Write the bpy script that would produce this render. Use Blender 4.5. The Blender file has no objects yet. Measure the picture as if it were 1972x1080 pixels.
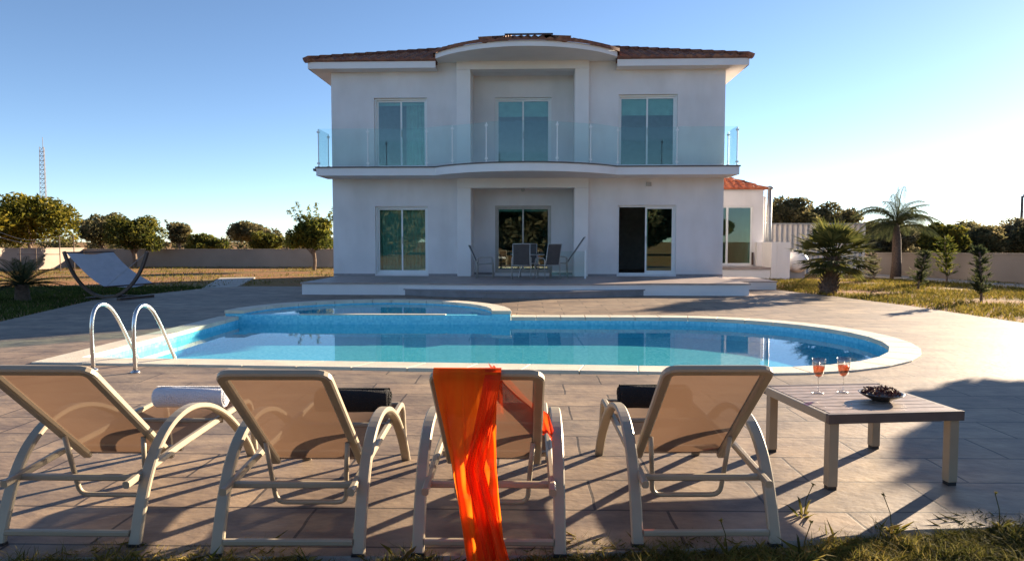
import bpy, math, random
from mathutils import Vector, Matrix
R = math.radians
random.seed(7)
sc = bpy.context.scene
col = sc.collection
PI = math.pi

# ------------------------------------------------------------------ materials
MATS = {}
def nt(name):
    m = bpy.data.materials.new(name); m.use_nodes = True
    t = m.node_tree
    return m, t, t.nodes, t.links, t.nodes['Principled BSDF']
def val(c): return (c[0], c[1], c[2], 1.0)
def plain(name, c, rough=.6, metal=0., var=.12, scale=6., bump=0., bscale=40., spec=.5, c2=None, detail=5):
    """principled with soft noise variation of colour and optional bump"""
    m, t, N, L, P = nt(name)
    P.inputs['Roughness'].default_value = rough
    P.inputs['Metallic'].default_value = metal
    P.inputs['Specular IOR Level'].default_value = spec
    tc = N.new('ShaderNodeTexCoord')
    nz = N.new('ShaderNodeTexNoise'); nz.inputs['Scale'].default_value = scale; nz.inputs['Detail'].default_value = detail
    L.new(tc.outputs['Object'], nz.inputs['Vector'])
    rp = N.new('ShaderNodeValToRGB')
    rp.color_ramp.elements[0].position = .3; rp.color_ramp.elements[1].position = .7
    a = c; b = c2 if c2 else tuple(min(1, x*(1+var)) for x in c)
    if not c2: a = tuple(x*(1-var) for x in c)
    rp.color_ramp.elements[0].color = val(a); rp.color_ramp.elements[1].color = val(b)
    L.new(nz.outputs['Fac'], rp.inputs['Fac']); L.new(rp.outputs['Color'], P.inputs['Base Color'])
    if bump:
        n2 = N.new('ShaderNodeTexNoise'); n2.inputs['Scale'].default_value = bscale; n2.inputs['Detail'].default_value = 6
        L.new(tc.outputs['Object'], n2.inputs['Vector'])
        bp = N.new('ShaderNodeBump'); bp.inputs['Strength'].default_value = bump; bp.inputs['Distance'].default_value = .02
        L.new(n2.outputs['Fac'], bp.inputs['Height']); L.new(bp.outputs['Normal'], P.inputs['Normal'])
    MATS[name] = m
    return m

plain('render_white', (.76, .735, .735), .85, var=.07, scale=.9, bump=.25, bscale=90)
def streaks(name):
    t = MATS[name].node_tree; N, L = t.nodes, t.links; P = N['Principled BSDF']
    src = P.inputs['Base Color'].links[0].from_socket
    tc = N.new('ShaderNodeTexCoord'); mp = N.new('ShaderNodeMapping'); mp.inputs['Scale'].default_value = (1.3, 1.3, .45)
    nz = N.new('ShaderNodeTexNoise'); nz.inputs['Scale'].default_value = 1.4; nz.inputs['Detail'].default_value = 6
    L.new(tc.outputs['Object'], mp.inputs[0]); L.new(mp.outputs[0], nz.inputs['Vector'])
    rp = N.new('ShaderNodeValToRGB'); rp.color_ramp.elements[0].position = .32; rp.color_ramp.elements[0].color = (.84, .83, .81, 1); rp.color_ramp.elements[1].position = .55
    L.new(nz.outputs['Fac'], rp.inputs[0])
    ml = N.new('ShaderNodeMixRGB'); ml.blend_type = 'MULTIPLY'; ml.inputs[0].default_value = .45
    L.new(src, ml.inputs[1]); L.new(rp.outputs[0], ml.inputs[2]); L.new(ml.outputs[0], P.inputs['Base Color'])
streaks('render_white')
plain('trim_white', (.80, .78, .775), .7, var=.03, scale=2)
plain('skirting_stone', (.30, .27, .27), .6, var=.15, scale=8)
plain('terrace_tile', (.36, .29, .26), .5, var=.18, scale=3)
plain('tile_edge', (.11, .095, .09), .5, var=.2, scale=5)
plain('step_stone', (.24, .23, .24), .6, var=.15, scale=4)
plain('white_metal', (.80, .81, .80), .35, var=.02)
plain('steel', (.62, .61, .60), .22, metal=1., var=.05)
plain('dark_gap', (.03, .03, .033), .8)
plain('room_paint', (.52, .48, .44), .9)
plain('room_floor', (.25, .2, .16), .5)
plain('blind_fabric', (.66, .72, .70), .8)
plain('curtain_fabric', (.70, .68, .62), .9)
plain('frame_taupe', (.36, .30, .215), .42, metal=.08, var=.05, scale=10)
plain('table_wood', (.30, .215, .165), .45, var=.3, scale=14)
plain('table_alu', (.37, .295, .205), .42, metal=.1, var=.06)
plain('table_edge', (.12, .085, .07), .5, var=.15, scale=10)
plain('black_plastic', (.02, .02, .02), .5)
plain('towel_white', (.80, .80, .84), .95, var=.05, bump=.8, bscale=160)
plain('towel_black', (.012, .011, .012), .95, var=.2, bump=.8, bscale=160)
plain('wall_render', (.30, .245, .20), .9, var=.12, scale=.8, bump=.3)
plain('path_concrete', (.42, .38, .33), .85, var=.12, scale=1.2, bump=.3)
plain('hammock_wood', (.065, .035, .025), .5, var=.3, scale=8)
plain('canvas', (.42, .41, .44), .9, var=.06, bump=.3)
plain('pole_wood', (.12, .085, .065), .8)
plain('galv', (.36, .37, .38), .5, metal=.6)
plain('tower_paint', (.16, .16, .19), .6)
plain('tank_white', (.72, .70, .69), .45, var=.05)
plain('bark', (.17, .12, .085), .9, var=.35, scale=12, bump=1., bscale=30)
plain('palm_bark', (.12, .08, .058), .9, var=.4, scale=18, bump=1., bscale=40)
plain('pod_brown', (.13, .035, .022), .7, var=.6, scale=30)
plain('bowl_dark', (.035, .028, .024), .35)
plain('panel_dark', (.02, .028, .045), .15)
plain('coping_stone', (.66, .585, .47), .75, var=.12, scale=3, bump=.35, bscale=50)
plain('corrugated', (.58, .54, .50), .5, var=.06)
plain('alu_pale', (.42, .40, .37), .4, metal=.3)
plain('sling_blue', (.03, .045, .075), .7)
plain('sling_grey', (.075, .066, .064), .8)

def tile_mat(name, c1, c2, c3):
    m, t, N, L, P = nt(name)
    tc = N.new('ShaderNodeTexCoord')
    vo = N.new('ShaderNodeTexVoronoi'); vo.inputs['Scale'].default_value = 4.2
    nz = N.new('ShaderNodeTexNoise'); nz.inputs['Scale'].default_value = 9; nz.inputs['Detail'].default_value = 6
    L.new(tc.outputs['Object'], vo.inputs['Vector']); L.new(tc.outputs['Object'], nz.inputs['Vector'])
    rp = N.new('ShaderNodeValToRGB'); e = rp.color_ramp.elements
    e[0].color = val(c1); e[1].color = val(c3); x = e.new(.5); x.color = val(c2)
    L.new(vo.outputs['Color'], rp.inputs['Fac'])
    mx = N.new('ShaderNodeMixRGB'); mx.blend_type = 'MULTIPLY'; mx.inputs['Fac'].default_value = .7
    r2 = N.new('ShaderNodeValToRGB'); r2.color_ramp.elements[0].color = (.45, .42, .4, 1); r2.color_ramp.elements[0].position = .35; r2.color_ramp.elements[1].position = .65
    L.new(nz.outputs['Fac'], r2.inputs['Fac'])
    L.new(rp.outputs['Color'], mx.inputs['Color1']); L.new(r2.outputs['Color'], mx.inputs['Color2'])
    L.new(mx.outputs['Color'], P.inputs['Base Color']); P.inputs['Roughness'].default_value = .75
    MATS[name] = m
tile_mat('roof_tile', (.17, .07, .045), (.27, .105, .06), (.36, .17, .09))
tile_mat('roof_tile_red', (.42, .10, .045), (.52, .14, .06), (.58, .20, .09))

def glass_mat(name, tint, r0, rough=0.):
    m = bpy.data.materials.new(name); m.use_nodes = True
    t = m.node_tree; N = t.nodes; L = t.links; N.clear()
    o = N.new('ShaderNodeOutputMaterial'); mx = N.new('ShaderNodeMixShader')
    tr = N.new('ShaderNodeBsdfTransparent'); tr.inputs['Color'].default_value = val(tint)
    gl = N.new('ShaderNodeBsdfGlossy'); gl.inputs['Roughness'].default_value = rough
    lw = N.new('ShaderNodeLayerWeight'); lw.inputs['Blend'].default_value = .5
    pw = N.new('ShaderNodeMath'); pw.operation = 'POWER'; pw.inputs[1].default_value = 5
    ma = N.new('ShaderNodeMath'); ma.operation = 'MULTIPLY_ADD'; ma.inputs[1].default_value = .8*(1-r0); ma.inputs[2].default_value = r0
    L.new(lw.outputs['Facing'], pw.inputs[0]); L.new(pw.outputs[0], ma.inputs[0]); L.new(ma.outputs[0], mx.inputs[0])
    L.new(tr.outputs[0], mx.inputs[1]); L.new(gl.outputs[0], mx.inputs[2]); L.new(mx.outputs[0], o.inputs[0])
    MATS[name] = m; return m
glass_mat('window_glass', (.60, .80, .75), .10)
glass_mat('balcony_glass', (.90, .965, .955), .018)
glass_mat('wine_glass', (.93, .93, .93), .13, .12)
glass_mat('wine', (.95, .42, .22), .03)

def translucent(name, c, tr=.4, transp=0., c2=None, wave=None, rough=.8, island=None, nscale=8):
    m = bpy.data.materials.new(name); m.use_nodes = True
    t = m.node_tree; N = t.nodes; L = t.links; N.clear()
    o = N.new('ShaderNodeOutputMaterial')
    d = N.new('ShaderNodeBsdfPrincipled'); d.inputs['Roughness'].default_value = rough; d.inputs['Specular IOR Level'].default_value = .25
    tl = N.new('ShaderNodeBsdfTranslucent')
    mx = N.new('ShaderNodeMixShader'); mx.inputs[0].default_value = tr
    L.new(d.outputs[0], mx.inputs[1]); L.new(tl.outputs[0], mx.inputs[2])
    src = None
    if island:
        g = N.new('ShaderNodeNewGeometry'); rp = N.new('ShaderNodeValToRGB')
        e = rp.color_ramp.elements; e[0].color = val(island[0]); e[1].color = val(island[-1])
        for i, cc in enumerate(island[1:-1]):
            x = e.new((i+1)/(len(island)-1)); x.color = val(cc)
        L.new(g.outputs['Random Per Island'], rp.inputs[0]); src = rp.outputs[0]
        # clump-scale variation
        tc = N.new('ShaderNodeTexCoord'); nz = N.new('ShaderNodeTexNoise'); nz.inputs['Scale'].default_value = 1.1; nz.inputs['Detail'].default_value = 2
        L.new(tc.outputs['Object'], nz.inputs['Vector'])
        r2 = N.new('ShaderNodeValToRGB'); r2.color_ramp.elements[0].position = .35; r2.color_ramp.elements[0].color = (.55, .6, .6, 1)
        r2.color_ramp.elements[1].position = .65; r2.color_ramp.elements[1].color = (1.25, 1.15, 1, 1)
        L.new(nz.outputs['Fac'], r2.inputs[0])
        ml = N.new('ShaderNodeMixRGB'); ml.blend_type = 'MULTIPLY'; ml.inputs[0].default_value = 1
        L.new(src, ml.inputs[1]); L.new(r2.outputs[0], ml.inputs[2]); src = ml.outputs[0]
    elif c2:
        tc = N.new('ShaderNodeTexCoord'); mp = N.new('ShaderNodeMapping')
        mp.inputs['Scale'].default_value = wave or (1, 1, 1)
        nz = N.new('ShaderNodeTexNoise'); nz.inputs['Scale'].default_value = nscale; nz.inputs['Detail'].default_value = 3
        rp = N.new('ShaderNodeValToRGB'); e = rp.color_ramp.elements
        e[0].position = .36; e[1].position = .62; e[0].color = val(c); e[1].color = val(c2)
        L.new(tc.outputs['Object'], mp.inputs[0]); L.new(mp.outputs[0], nz.inputs['Vector']); L.new(nz.outputs['Fac'], rp.inputs[0]); src = rp.outputs[0]
    if src:
        L.new(src, d.inputs['Base Color']); L.new(src, tl.inputs['Color'])
    else:
        d.inputs['Base Color'].default_value = val(c); tl.inputs['Color'].default_value = val(c)
    out = mx
    if transp:
        tp = N.new('ShaderNodeBsdfTransparent'); m2 = N.new('ShaderNodeMixShader'); m2.inputs[0].default_value = transp
        L.new(mx.outputs[0], m2.inputs[1]); L.new(tp.outputs[0], m2.inputs[2]); out = m2
    L.new(out.outputs[0], o.inputs[0])
    MATS[name] = m; return m
translucent('sling', (.195, .115, .072), .36, .10)
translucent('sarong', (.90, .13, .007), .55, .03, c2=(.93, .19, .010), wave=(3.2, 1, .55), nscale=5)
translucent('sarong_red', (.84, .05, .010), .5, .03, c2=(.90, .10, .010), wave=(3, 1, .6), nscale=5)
translucent('leaf_olive', None, 0.55, island=[(0.040, 0.053, 0.015), (0.071, 0.086, 0.021), (0.131, 0.135, 0.026), (0.209, 0.181, 0.030)])
translucent('leaf_yellow', None, 0.5, island=[(0.050, 0.060, 0.011), (0.112, 0.116, 0.016), (0.202, 0.182, 0.023), (0.273, 0.219, 0.029)])
translucent('leaf_dark', None, 0.55, island=[(0.065, 0.069, 0.035), (0.122, 0.117, 0.058), (0.195, 0.176, 0.081), (0.277, 0.227, 0.122)])
translucent('leaf_green', None, 0.5, island=[(0.044, 0.062, 0.015), (0.094, 0.119, 0.022), (0.163, 0.175, 0.031), (0.275, 0.250, 0.044)])
translucent('leaf_grey', None, 0.55, island=[(0.086, 0.086, 0.058), (0.144, 0.137, 0.086), (0.216, 0.194, 0.122)])
translucent('palm_leaf', None, .4, island=[(.07, .085, .026), (.13, .14, .042), (.22, .21, .065)])
translucent('palm_dark', None, 0.5, island=[(0.040, 0.052, 0.025), (0.069, 0.086, 0.040), (0.115, 0.127, 0.057)])
translucent('grass_blade', None, .4, island=[(.07, .07, .018), (.14, .13, .026), (.24, .20, .045), (.34, .26, .095), (.15, .17, .03)])
translucent('lawn_blade', None, .4, island=[(.09, .085, .018), (.16, .14, .025), (.24, .195, .04), (.32, .24, .075), (.17, .18, .025)])
translucent('lawn_cool', None, .4, island=[(.04, .06, .014), (.07, .10, .02), (.11, .14, .03)])

def deck_mat():
    m, t, N, L, P = nt('stamped_concrete')
    tc = N.new('ShaderNodeTexCoord')
    mp = N.new('ShaderNodeMapping'); mp.inputs['Location'].default_value = (.18, .11, 0)
    # gentle warp so that joints are hand-made
    nzw = N.new('ShaderNodeTexNoise'); nzw.inputs['Scale'].default_value = 2.5; nzw.inputs['Detail'].default_value = 3
    L.new(tc.outputs['Object'], nzw.inputs['Vector'])
    sub = N.new('ShaderNodeVectorMath'); sub.operation = 'SUBTRACT'; sub.inputs[1].default_value = (.5, .5, .5)
    scl = N.new('ShaderNodeVectorMath'); scl.operation = 'SCALE'; scl.inputs['Scale'].default_value = .03
    add = N.new('ShaderNodeVectorMath'); add.operation = 'ADD'
    L.new(nzw.outputs['Color'], sub.inputs[0]); L.new(sub.outputs[0], scl.inputs[0])
    L.new(tc.outputs['Object'], add.inputs[0]); L.new(scl.outputs[0], add.inputs[1]); L.new(add.outputs[0], mp.inputs[0])
    br = N.new('ShaderNodeTexBrick')
    br.inputs['Scale'].default_value = 1; br.inputs['Brick Width'].default_value = .92; br.inputs['Row Height'].default_value = .46
    br.inputs['Mortar Size'].default_value = .009; br.inputs['Mortar Smooth'].default_value = .3; br.offset = .41; br.squash = 1.0
    br.inputs['Color1'].default_value = (.26, .206, .158, 1); br.inputs['Color2'].default_value = (.36, .275, .20, 1); br.inputs['Mortar'].default_value = (.085, .068, .057, 1)
    br.inputs['Bias'].default_value = 0
    L.new(mp.outputs[0], br.inputs['Vector'])
    # slate mottling
    n1 = N.new('ShaderNodeTexNoise'); n1.inputs['Scale'].default_value = 2.4; n1.inputs['Detail'].default_value = 10; n1.inputs['Roughness'].default_value = .65
    m2 = N.new('ShaderNodeMapping'); m2.inputs['Scale'].default_value = (1, 1.5, 1)
    L.new(tc.outputs['Object'], m2.inputs[0]); L.new(m2.outputs[0], n1.inputs['Vector'])
    r1 = N.new('ShaderNodeValToRGB'); e = r1.color_ramp.elements
    e[0].position = .34; e[0].color = (.52, .50, .54, 1); e[1].position = .66; e[1].color = (1.18, 1.12, 1.02, 1)
    L.new(n1.outputs['Fac'], r1.inputs[0])
    ml = N.new('ShaderNodeMixRGB'); ml.blend_type = 'MULTIPLY'; ml.inputs[0].default_value = 1
    L.new(br.outputs['Color'], ml.inputs[1]); L.new(r1.outputs[0], ml.inputs[2])
    # blotchy dark stains
    n3 = N.new('ShaderNodeTexNoise'); n3.inputs['Scale'].default_value = .55; n3.inputs['Detail'].default_value = 5
    L.new(tc.outputs['Object'], n3.inputs['Vector'])
    r3 = N.new('ShaderNodeValToRGB'); r3.color_ramp.elements[0].position = .38; r3.color_ramp.elements[0].color = (.80, .77, .78, 1); r3.color_ramp.elements[1].position = .58
    L.new(n3.outputs['Fac'], r3.inputs[0])
    ml2 = N.new('ShaderNodeMixRGB'); ml2.blend_type = 'MULTIPLY'; ml2.inputs[0].default_value = 1
    L.new(ml.outputs[0], ml2.inputs[1]); L.new(r3.outputs[0], ml2.inputs[2])
    L.new(ml2.outputs[0], P.inputs['Base Color'])
    P.inputs['Roughness'].default_value = .62; P.inputs['Specular IOR Level'].default_value = .4
    n4 = N.new('ShaderNodeTexNoise'); n4.inputs['Scale'].default_value = 13; n4.inputs['Detail'].default_value = 8
    L.new(m2.outputs[0], n4.inputs['Vector'])
    hs = N.new('ShaderNodeMath'); hs.operation = 'MULTIPLY_ADD'; hs.inputs[1].default_value = -.15
    L.new(br.outputs['Fac'], hs.inputs[0]); L.new(n4.outputs['Fac'], hs.inputs[2])
    bp = N.new('ShaderNodeBump'); bp.inputs['Strength'].default_value = .42; bp.inputs['Distance'].default_value = .012
    L.new(hs.outputs[0], bp.inputs['Height']); L.new(bp.outputs['Normal'], P.inputs['Normal'])
    MATS['stamped_concrete'] = m
deck_mat()

def ground_mat():
    m, t, N, L, P = nt('dry_ground')
    tc = N.new('ShaderNodeTexCoord')
    n1 = N.new('ShaderNodeTexNoise'); n1.inputs['Scale'].default_value = .35; n1.inputs['Detail'].default_value = 8; n1.inputs['Roughness'].default_value = .62
    mp = N.new('ShaderNodeMapping'); mp.inputs['Scale'].default_value = (.7, 1.6, 1)
    L.new(tc.outputs['Object'], mp.inputs[0]); L.new(mp.outputs[0], n1.inputs['Vector'])
    rp = N.new('ShaderNodeValToRGB'); e = rp.color_ramp.elements
    e[0].position = .33; e[0].color = (.16, .125, .045, 1); e[1].position = .70; e[1].color = (.44, .24, .12, 1)
    x = e.new(.45); x.color = (.32, .215, .085, 1); x = e.new(.56); x.color = (.36, .17, .08, 1)
    L.new(n1.outputs['Fac'], rp.inputs[0])
    n2 = N.new('ShaderNodeTexNoise'); n2.inputs['Scale'].default_value = 14; n2.inputs['Detail'].default_value = 6
    L.new(tc.outputs['Object'], n2.inputs['Vector'])
    r2 = N.new('ShaderNodeValToRGB'); r2.color_ramp.elements[0].color = (.55, .55, .5, 1); r2.color_ramp.elements[0].position = .35; r2.color_ramp.elements[1].position = .65
    L.new(n2.outputs['Fac'], r2.inputs[0])
    ml = N.new('ShaderNodeMixRGB'); ml.blend_type = 'MULTIPLY'; ml.inputs[0].default_value = 1
    L.new(rp.outputs[0], ml.inputs[1]); L.new(r2.outputs[0], ml.inputs[2]); L.new(ml.outputs[0], P.inputs['Base Color'])
    P.inputs['Roughness'].default_value = .95; P.inputs['Specular IOR Level'].default_value = .15
    bp = N.new('ShaderNodeBump'); bp.inputs['Strength'].default_value = 1; bp.inputs['Distance'].default_value = .05
    L.new(n2.outputs['Fac'], bp.inputs['Height']); L.new(bp.outputs['Normal'], P.inputs['Normal'])
    MATS['dry_ground'] = m
ground_mat()

def mosaic_mat(name, c1, c2, c3):
    m, t, N, L, P = nt(name)
    tc = N.new('ShaderNodeTexCoord')
    vo = N.new('ShaderNodeTexVoronoi'); vo.distance = 'CHEBYCHEV'; vo.inputs['Scale'].default_value = 28; vo.inputs['Randomness'].default_value = .0
    L.new(tc.outputs['Object'], vo.inputs['Vector'])
    rp = N.new('ShaderNodeValToRGB'); e = rp.color_ramp.elements
    e[0].color = val(c1); e[1].color = val(c3); x = e.new(.5); x.color = val(c2)
    nz = N.new('ShaderNodeTexWhiteNoise'); L.new(vo.outputs['Position'], nz.inputs['Vector'])
    L.new(nz.outputs['Value'], rp.inputs[0]); L.new(rp.outputs[0], P.inputs['Base Color'])
    P.inputs['Roughness'].default_value = .25
    MATS[name] = m
mosaic_mat('pool_mosaic', (.11, .52, .73), (.15, .60, .80), (.21, .68, .85))
mosaic_mat('pool_floor_mosaic', (.10, .56, .66), (.18, .66, .74), (.28, .76, .82))

def water_mat(name, tint, bump, sc_):
    m = bpy.data.materials.new(name); m.use_nodes = True
    t = m.node_tree; N = t.nodes; L = t.links; N.clear()
    o = N.new('ShaderNodeOutputMaterial'); mx = N.new('ShaderNodeMixShader')
    tr = N.new('ShaderNodeBsdfTransparent'); tr.inputs['Color'].default_value = val(tint)
    gl = N.new('ShaderNodeBsdfGlossy'); gl.inputs['Roughness'].default_value = .0
    fr = N.new('ShaderNodeLayerWeight'); fr.inputs['Blend'].default_value = .5
    pw = N.new('ShaderNodeMath'); pw.operation = 'POWER'; pw.inputs[1].default_value = 5
    ma = N.new('ShaderNodeMath'); ma.operation = 'MULTIPLY_ADD'; ma.inputs[1].default_value = .85; ma.inputs[2].default_value = .02
    tc = N.new('ShaderNodeTexCoord'); mp = N.new('ShaderNodeMapping'); mp.inputs['Scale'].default_value = (1, .8, 1)
    nz = N.new('ShaderNodeTexNoise'); nz.inputs['Scale'].default_value = sc_; nz.inputs['Detail'].default_value = 4
    L.new(tc.outputs['Object'], mp.inputs[0]); L.new(mp.outputs[0], nz.inputs['Vector'])
    bp = N.new('ShaderNodeBump'); bp.inputs['Strength'].default_value = bump; bp.inputs['Distance'].default_value = .01
    L.new(nz.outputs['Fac'], bp.inputs['Height']); L.new(bp.outputs[0], gl.inputs['Normal']); L.new(bp.outputs[0], fr.inputs['Normal'])
    L.new(fr.outputs['Facing'], pw.inputs[0]); L.new(pw.outputs[0], ma.inputs[0]); L.new(ma.outputs[0], mx.inputs[0]); L.new(tr.outputs[0], mx.inputs[1]); L.new(gl.outputs[0], mx.inputs[2]); L.new(mx.outputs[0], o.inputs[0])
    MATS[name] = m
water_mat('pool_water', (.74, .97, .99), .05, 5)

# ------------------------------------------------------------------ mesh builder
class MB:
    def __init__(s): s.v = []; s.f = []; s.mi = []; s.cur = 0
    def mat(s, i): s.cur = i; return s
    def face(s, idx): s.f.append(idx); s.mi.append(s.cur)
    def poly(s, pts):
        b = len(s.v); s.v += [tuple(p) for p in pts]; s.face(list(range(b, b+len(pts)))); return s
    def box(s, x0, x1, y0, y1, z0, z1, M=None):
        b = len(s.v)
        P = [(x, y, z) for z in (z0, z1) for y in (y0, y1) for x in (x0, x1)]
        if M: P = [tuple(M @ Vector(p)) for p in P]
        s.v += P
        for q in ((0, 2, 3, 1), (4, 5, 7, 6), (0, 1, 5, 4), (2, 6, 7, 3), (0, 4, 6, 2), (1, 3, 7, 5)): s.face([b+i for i in q])
        return s
    def sweep(s, path, sec, side=None, cap=True, scale=None):
        """sweep a closed 2D section along a 3D path; side fixes the section's first axis"""
        P = [Vector(p) for p in path]; n = len(P); k = len(sec); b = len(s.v)
        prev = None
        for i in range(n):
            t = (P[min(i+1, n-1)]-P[max(i-1, 0)]).normalized()
            if side is not None:
                a = Vector(side); a = (a - t*a.dot(t)).normalized()
            else:
                if prev is None:
                    r = Vector((0, 0, 1)) if abs(t.z) < .9 else Vector((1, 0, 0)); a = t.cross(r).normalized()
                else: a = (prev - t*prev.dot(t)).normalized()
                prev = a
            c = t.cross(a); q = scale[i] if scale else 1
            for (u, w) in sec: s.v.append(tuple(P[i]+a*u*q+c*w*q))
        for i in range(n-1):
            for j in range(k):
                j2 = (j+1) % k
                s.face([b+i*k+j, b+i*k+j2, b+(i+1)*k+j2, b+(i+1)*k+j])
        if cap:
            s.face([b+j for j in range(k)][::-1]); s.face([b+(n-1)*k+j for j in range(k)])
        return s
    def tube(s, path, r, k=10, scale=None, cap=True):
        return s.sweep(path, [(r*math.cos(2*PI*j/k), r*math.sin(2*PI*j/k)) for j in range(k)], None, cap, scale)
    def bar(s, path, w, t, side=(1, 0, 0)):
        c = min(w, t)*.22; a, b = w/2, t/2
        return s.sweep(path, [(-a+c, -b), (a-c, -b), (a, -b+c), (a, b-c), (a-c, b), (-a+c, b), (-a, b-c), (-a, -b+c)], side)
    def lathe(s, prof, cx=0, cy=0, k=24, M=None):
        b = len(s.v); n = len(prof)
        for (r, z) in prof:
            for j in range(k):
                p = (cx+r*math.cos(2*PI*j/k), cy+r*math.sin(2*PI*j/k), z)
                s.v.append(tuple(M @ Vector(p)) if M else p)
        for i in range(n-1):
            for j in range(k):
                j2 = (j+1) % k; s.face([b+i*k+j, b+i*k+j2, b+(i+1)*k+j2, b+(i+1)*k+j])
        s.face([b+j for j in range(k)][::-1]); s.face([b+(n-1)*k+j for j in range(k)])
        return s
    def grid(s, fn, nu, nv):
        b = len(s.v)
        for i in range(nu+1):
            for j in range(nv+1): s.v.append(tuple(fn(i/nu, j/nv)))
        for i in range(nu):
            for j in range(nv):
                a = b+i*(nv+1)+j; s.face([a, a+nv+1, a+nv+2, a+1])
        return s
    def prism(s, pts, z0, z1):
        b = len(s.v); n = len(pts)
        s.v += [(x, y, z0) for x, y in pts]+[(x, y, z1) for x, y in pts]
        s.face(list(range(b, b+n))[::-1]); s.face(list(range(b+n, b+2*n)))
        for i in range(n):
            j = (i+1) % n; s.face([b+i, b+j, b+n+j, b+n+i])
        return s
    def build(s, name, mats, parent=None, smooth=False, bevel=0, loc=None, rz=0):
        me = bpy.data.meshes.new(name); me.from_pydata(s.v, [], s.f)
        for mm in (mats if isinstance(mats, (list, tuple)) else [mats]): me.materials.append(MATS[mm])
        if any(s.mi): me.polygons.foreach_set('material_index', s.mi)
        if smooth: me.polygons.foreach_set('use_smooth', [True]*len(me.polygons))
        me.update(); o = bpy.data.objects.new(name, me); col.objects.link(o)
        if parent: o.parent = parent
        if loc: o.location = loc
        if rz: o.rotation_euler.z = rz
        if bevel:
            bv = o.modifiers.new('soft_edge', 'BEVEL'); bv.width = bevel; bv.segments = 2; bv.limit_method = 'ANGLE'
        return o

def tag(o, label=None, cat=None, group=None, kind=None):
    if label: o['label'] = label
    if cat: o['category'] = cat
    if group: o['group'] = group
    if kind: o['kind'] = kind
    return o
def empty(name, loc, rz=0, **k):
    o = bpy.data.objects.new(name, None); col.objects.link(o); o.location = loc; o.rotation_euler.z = rz
    o.empty_display_size = .2
    return tag(o, **k)
def copy_tree(o, parent=None):
    c = o.copy(); col.objects.link(c)
    if parent: c.parent = parent
    for ch in list(o.children): copy_tree(ch, c)
    return c
def fillet(pts, r, n=6):
    """round the corners of a polyline"""
    P = [Vector(p) for p in pts]; out = [P[0]]
    for i in range(1, len(P)-1):
        a, b, c = P[i-1], P[i], P[i+1]
        d1 = (a-b); d2 = (c-b); q = min(r, d1.length*.49, d2.length*.49)
        p1 = b+d1.normalized()*q; p2 = b+d2.normalized()*q
        for k in range(n+1):
            u = k/n; out.append(p1*(1-u)**2+b*2*u*(1-u)+p2*u*u)
    out.append(P[-1]); return out
def catmull(pts, n=6):
    P = [Vector(p) for p in pts]; P = [P[0]*2-P[1]]+P+[P[-1]*2-P[-2]]; out = []
    for i in range(1, len(P)-2):
        for k in range(n):
            u = k/n; a, b, c, d = P[i-1:i+3]
            out.append(.5*((2*b)+(c-a)*u+(2*a-5*b+4*c-d)*u*u+(3*b-a-3*c+d)*u**3))
    out.append(P[-2]); return out

# ------------------------------------------------------------------ camera, light
F = 1340.
cam = bpy.data.cameras.new('camera'); co = bpy.data.objects.new('camera', cam); col.objects.link(co)
cam.sensor_width = 36; cam.lens = 36*F/1972; cam.clip_end = 3000; cam.clip_start = .05
co.location = (0, 0, 1.4); co.rotation_euler = (R(90-3.2), 0, R(1.154))
sc.camera = co
SUN_EL, SUN_AZ = R(14.5), R(41.5)      # azimuth measured from +X towards +Y
w = bpy.data.worlds.new('World'); sc.world = w; w.use_nodes = True
N = w.node_tree.nodes; bg = N['Background']
sky = N.new('ShaderNodeTexSky'); sky.sky_type = 'NISHITA'; sky.sun_disc = False
sky.sun_elevation = SUN_EL; sky.sun_rotation = PI/2-SUN_AZ
sky.altitude = 0; sky.air_density = .62; sky.dust_density = .07; sky.ozone_density = 2.0
w.node_tree.links.new(sky.outputs[0], bg.inputs[0]); bg.inputs[1].default_value = .06
sl = bpy.data.lights.new('sun', 'SUN'); sl.energy = 5.0; sl.angle = R(.6); sl.color = (1, .81, .58)
so = bpy.data.objects.new('sun', sl); col.objects.link(so)
sd = Vector((math.cos(SUN_AZ)*math.cos(SUN_EL), math.sin(SUN_AZ)*math.cos(SUN_EL), math.sin(SUN_EL)))
so.rotation_euler = sd.to_track_quat('Z', 'Y').to_euler(); so.location = (30, 27, 12)
sc.view_settings.view_transform = 'Standard'; sc.view_settings.look = 'None'
sc.view_settings.exposure = 1.9; sc.view_settings.gamma = 1
sc.render.engine = 'CYCLES'; sc.cycles.max_bounces = 10; sc.cycles.transparent_max_bounces = 24
sc.cycles.use_denoising = True

# ------------------------------------------------------------------ pool outline
PXL, PYN, PYF = -5.32, 8.05, 12.73
PC, PR = (2.45, 10.18), 2.53
def pool_outline(off=0.):
    pts = [(PXL-off, PYN+.12-off), (0.0, PC[1]-PR-off+.02)]
    for i in range(33):
        a = -PI/2+PI*i/32; pts.append((PC[0]+(PR+off)*math.cos(a), PC[1]+(PR+off)*math.sin(a)))
    pts.append((PXL-off, PYF+off)); return pts
SPC, SPI, SPO = (-2.93, PYF), 2.3, 2.66
WATER = -.125

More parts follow.
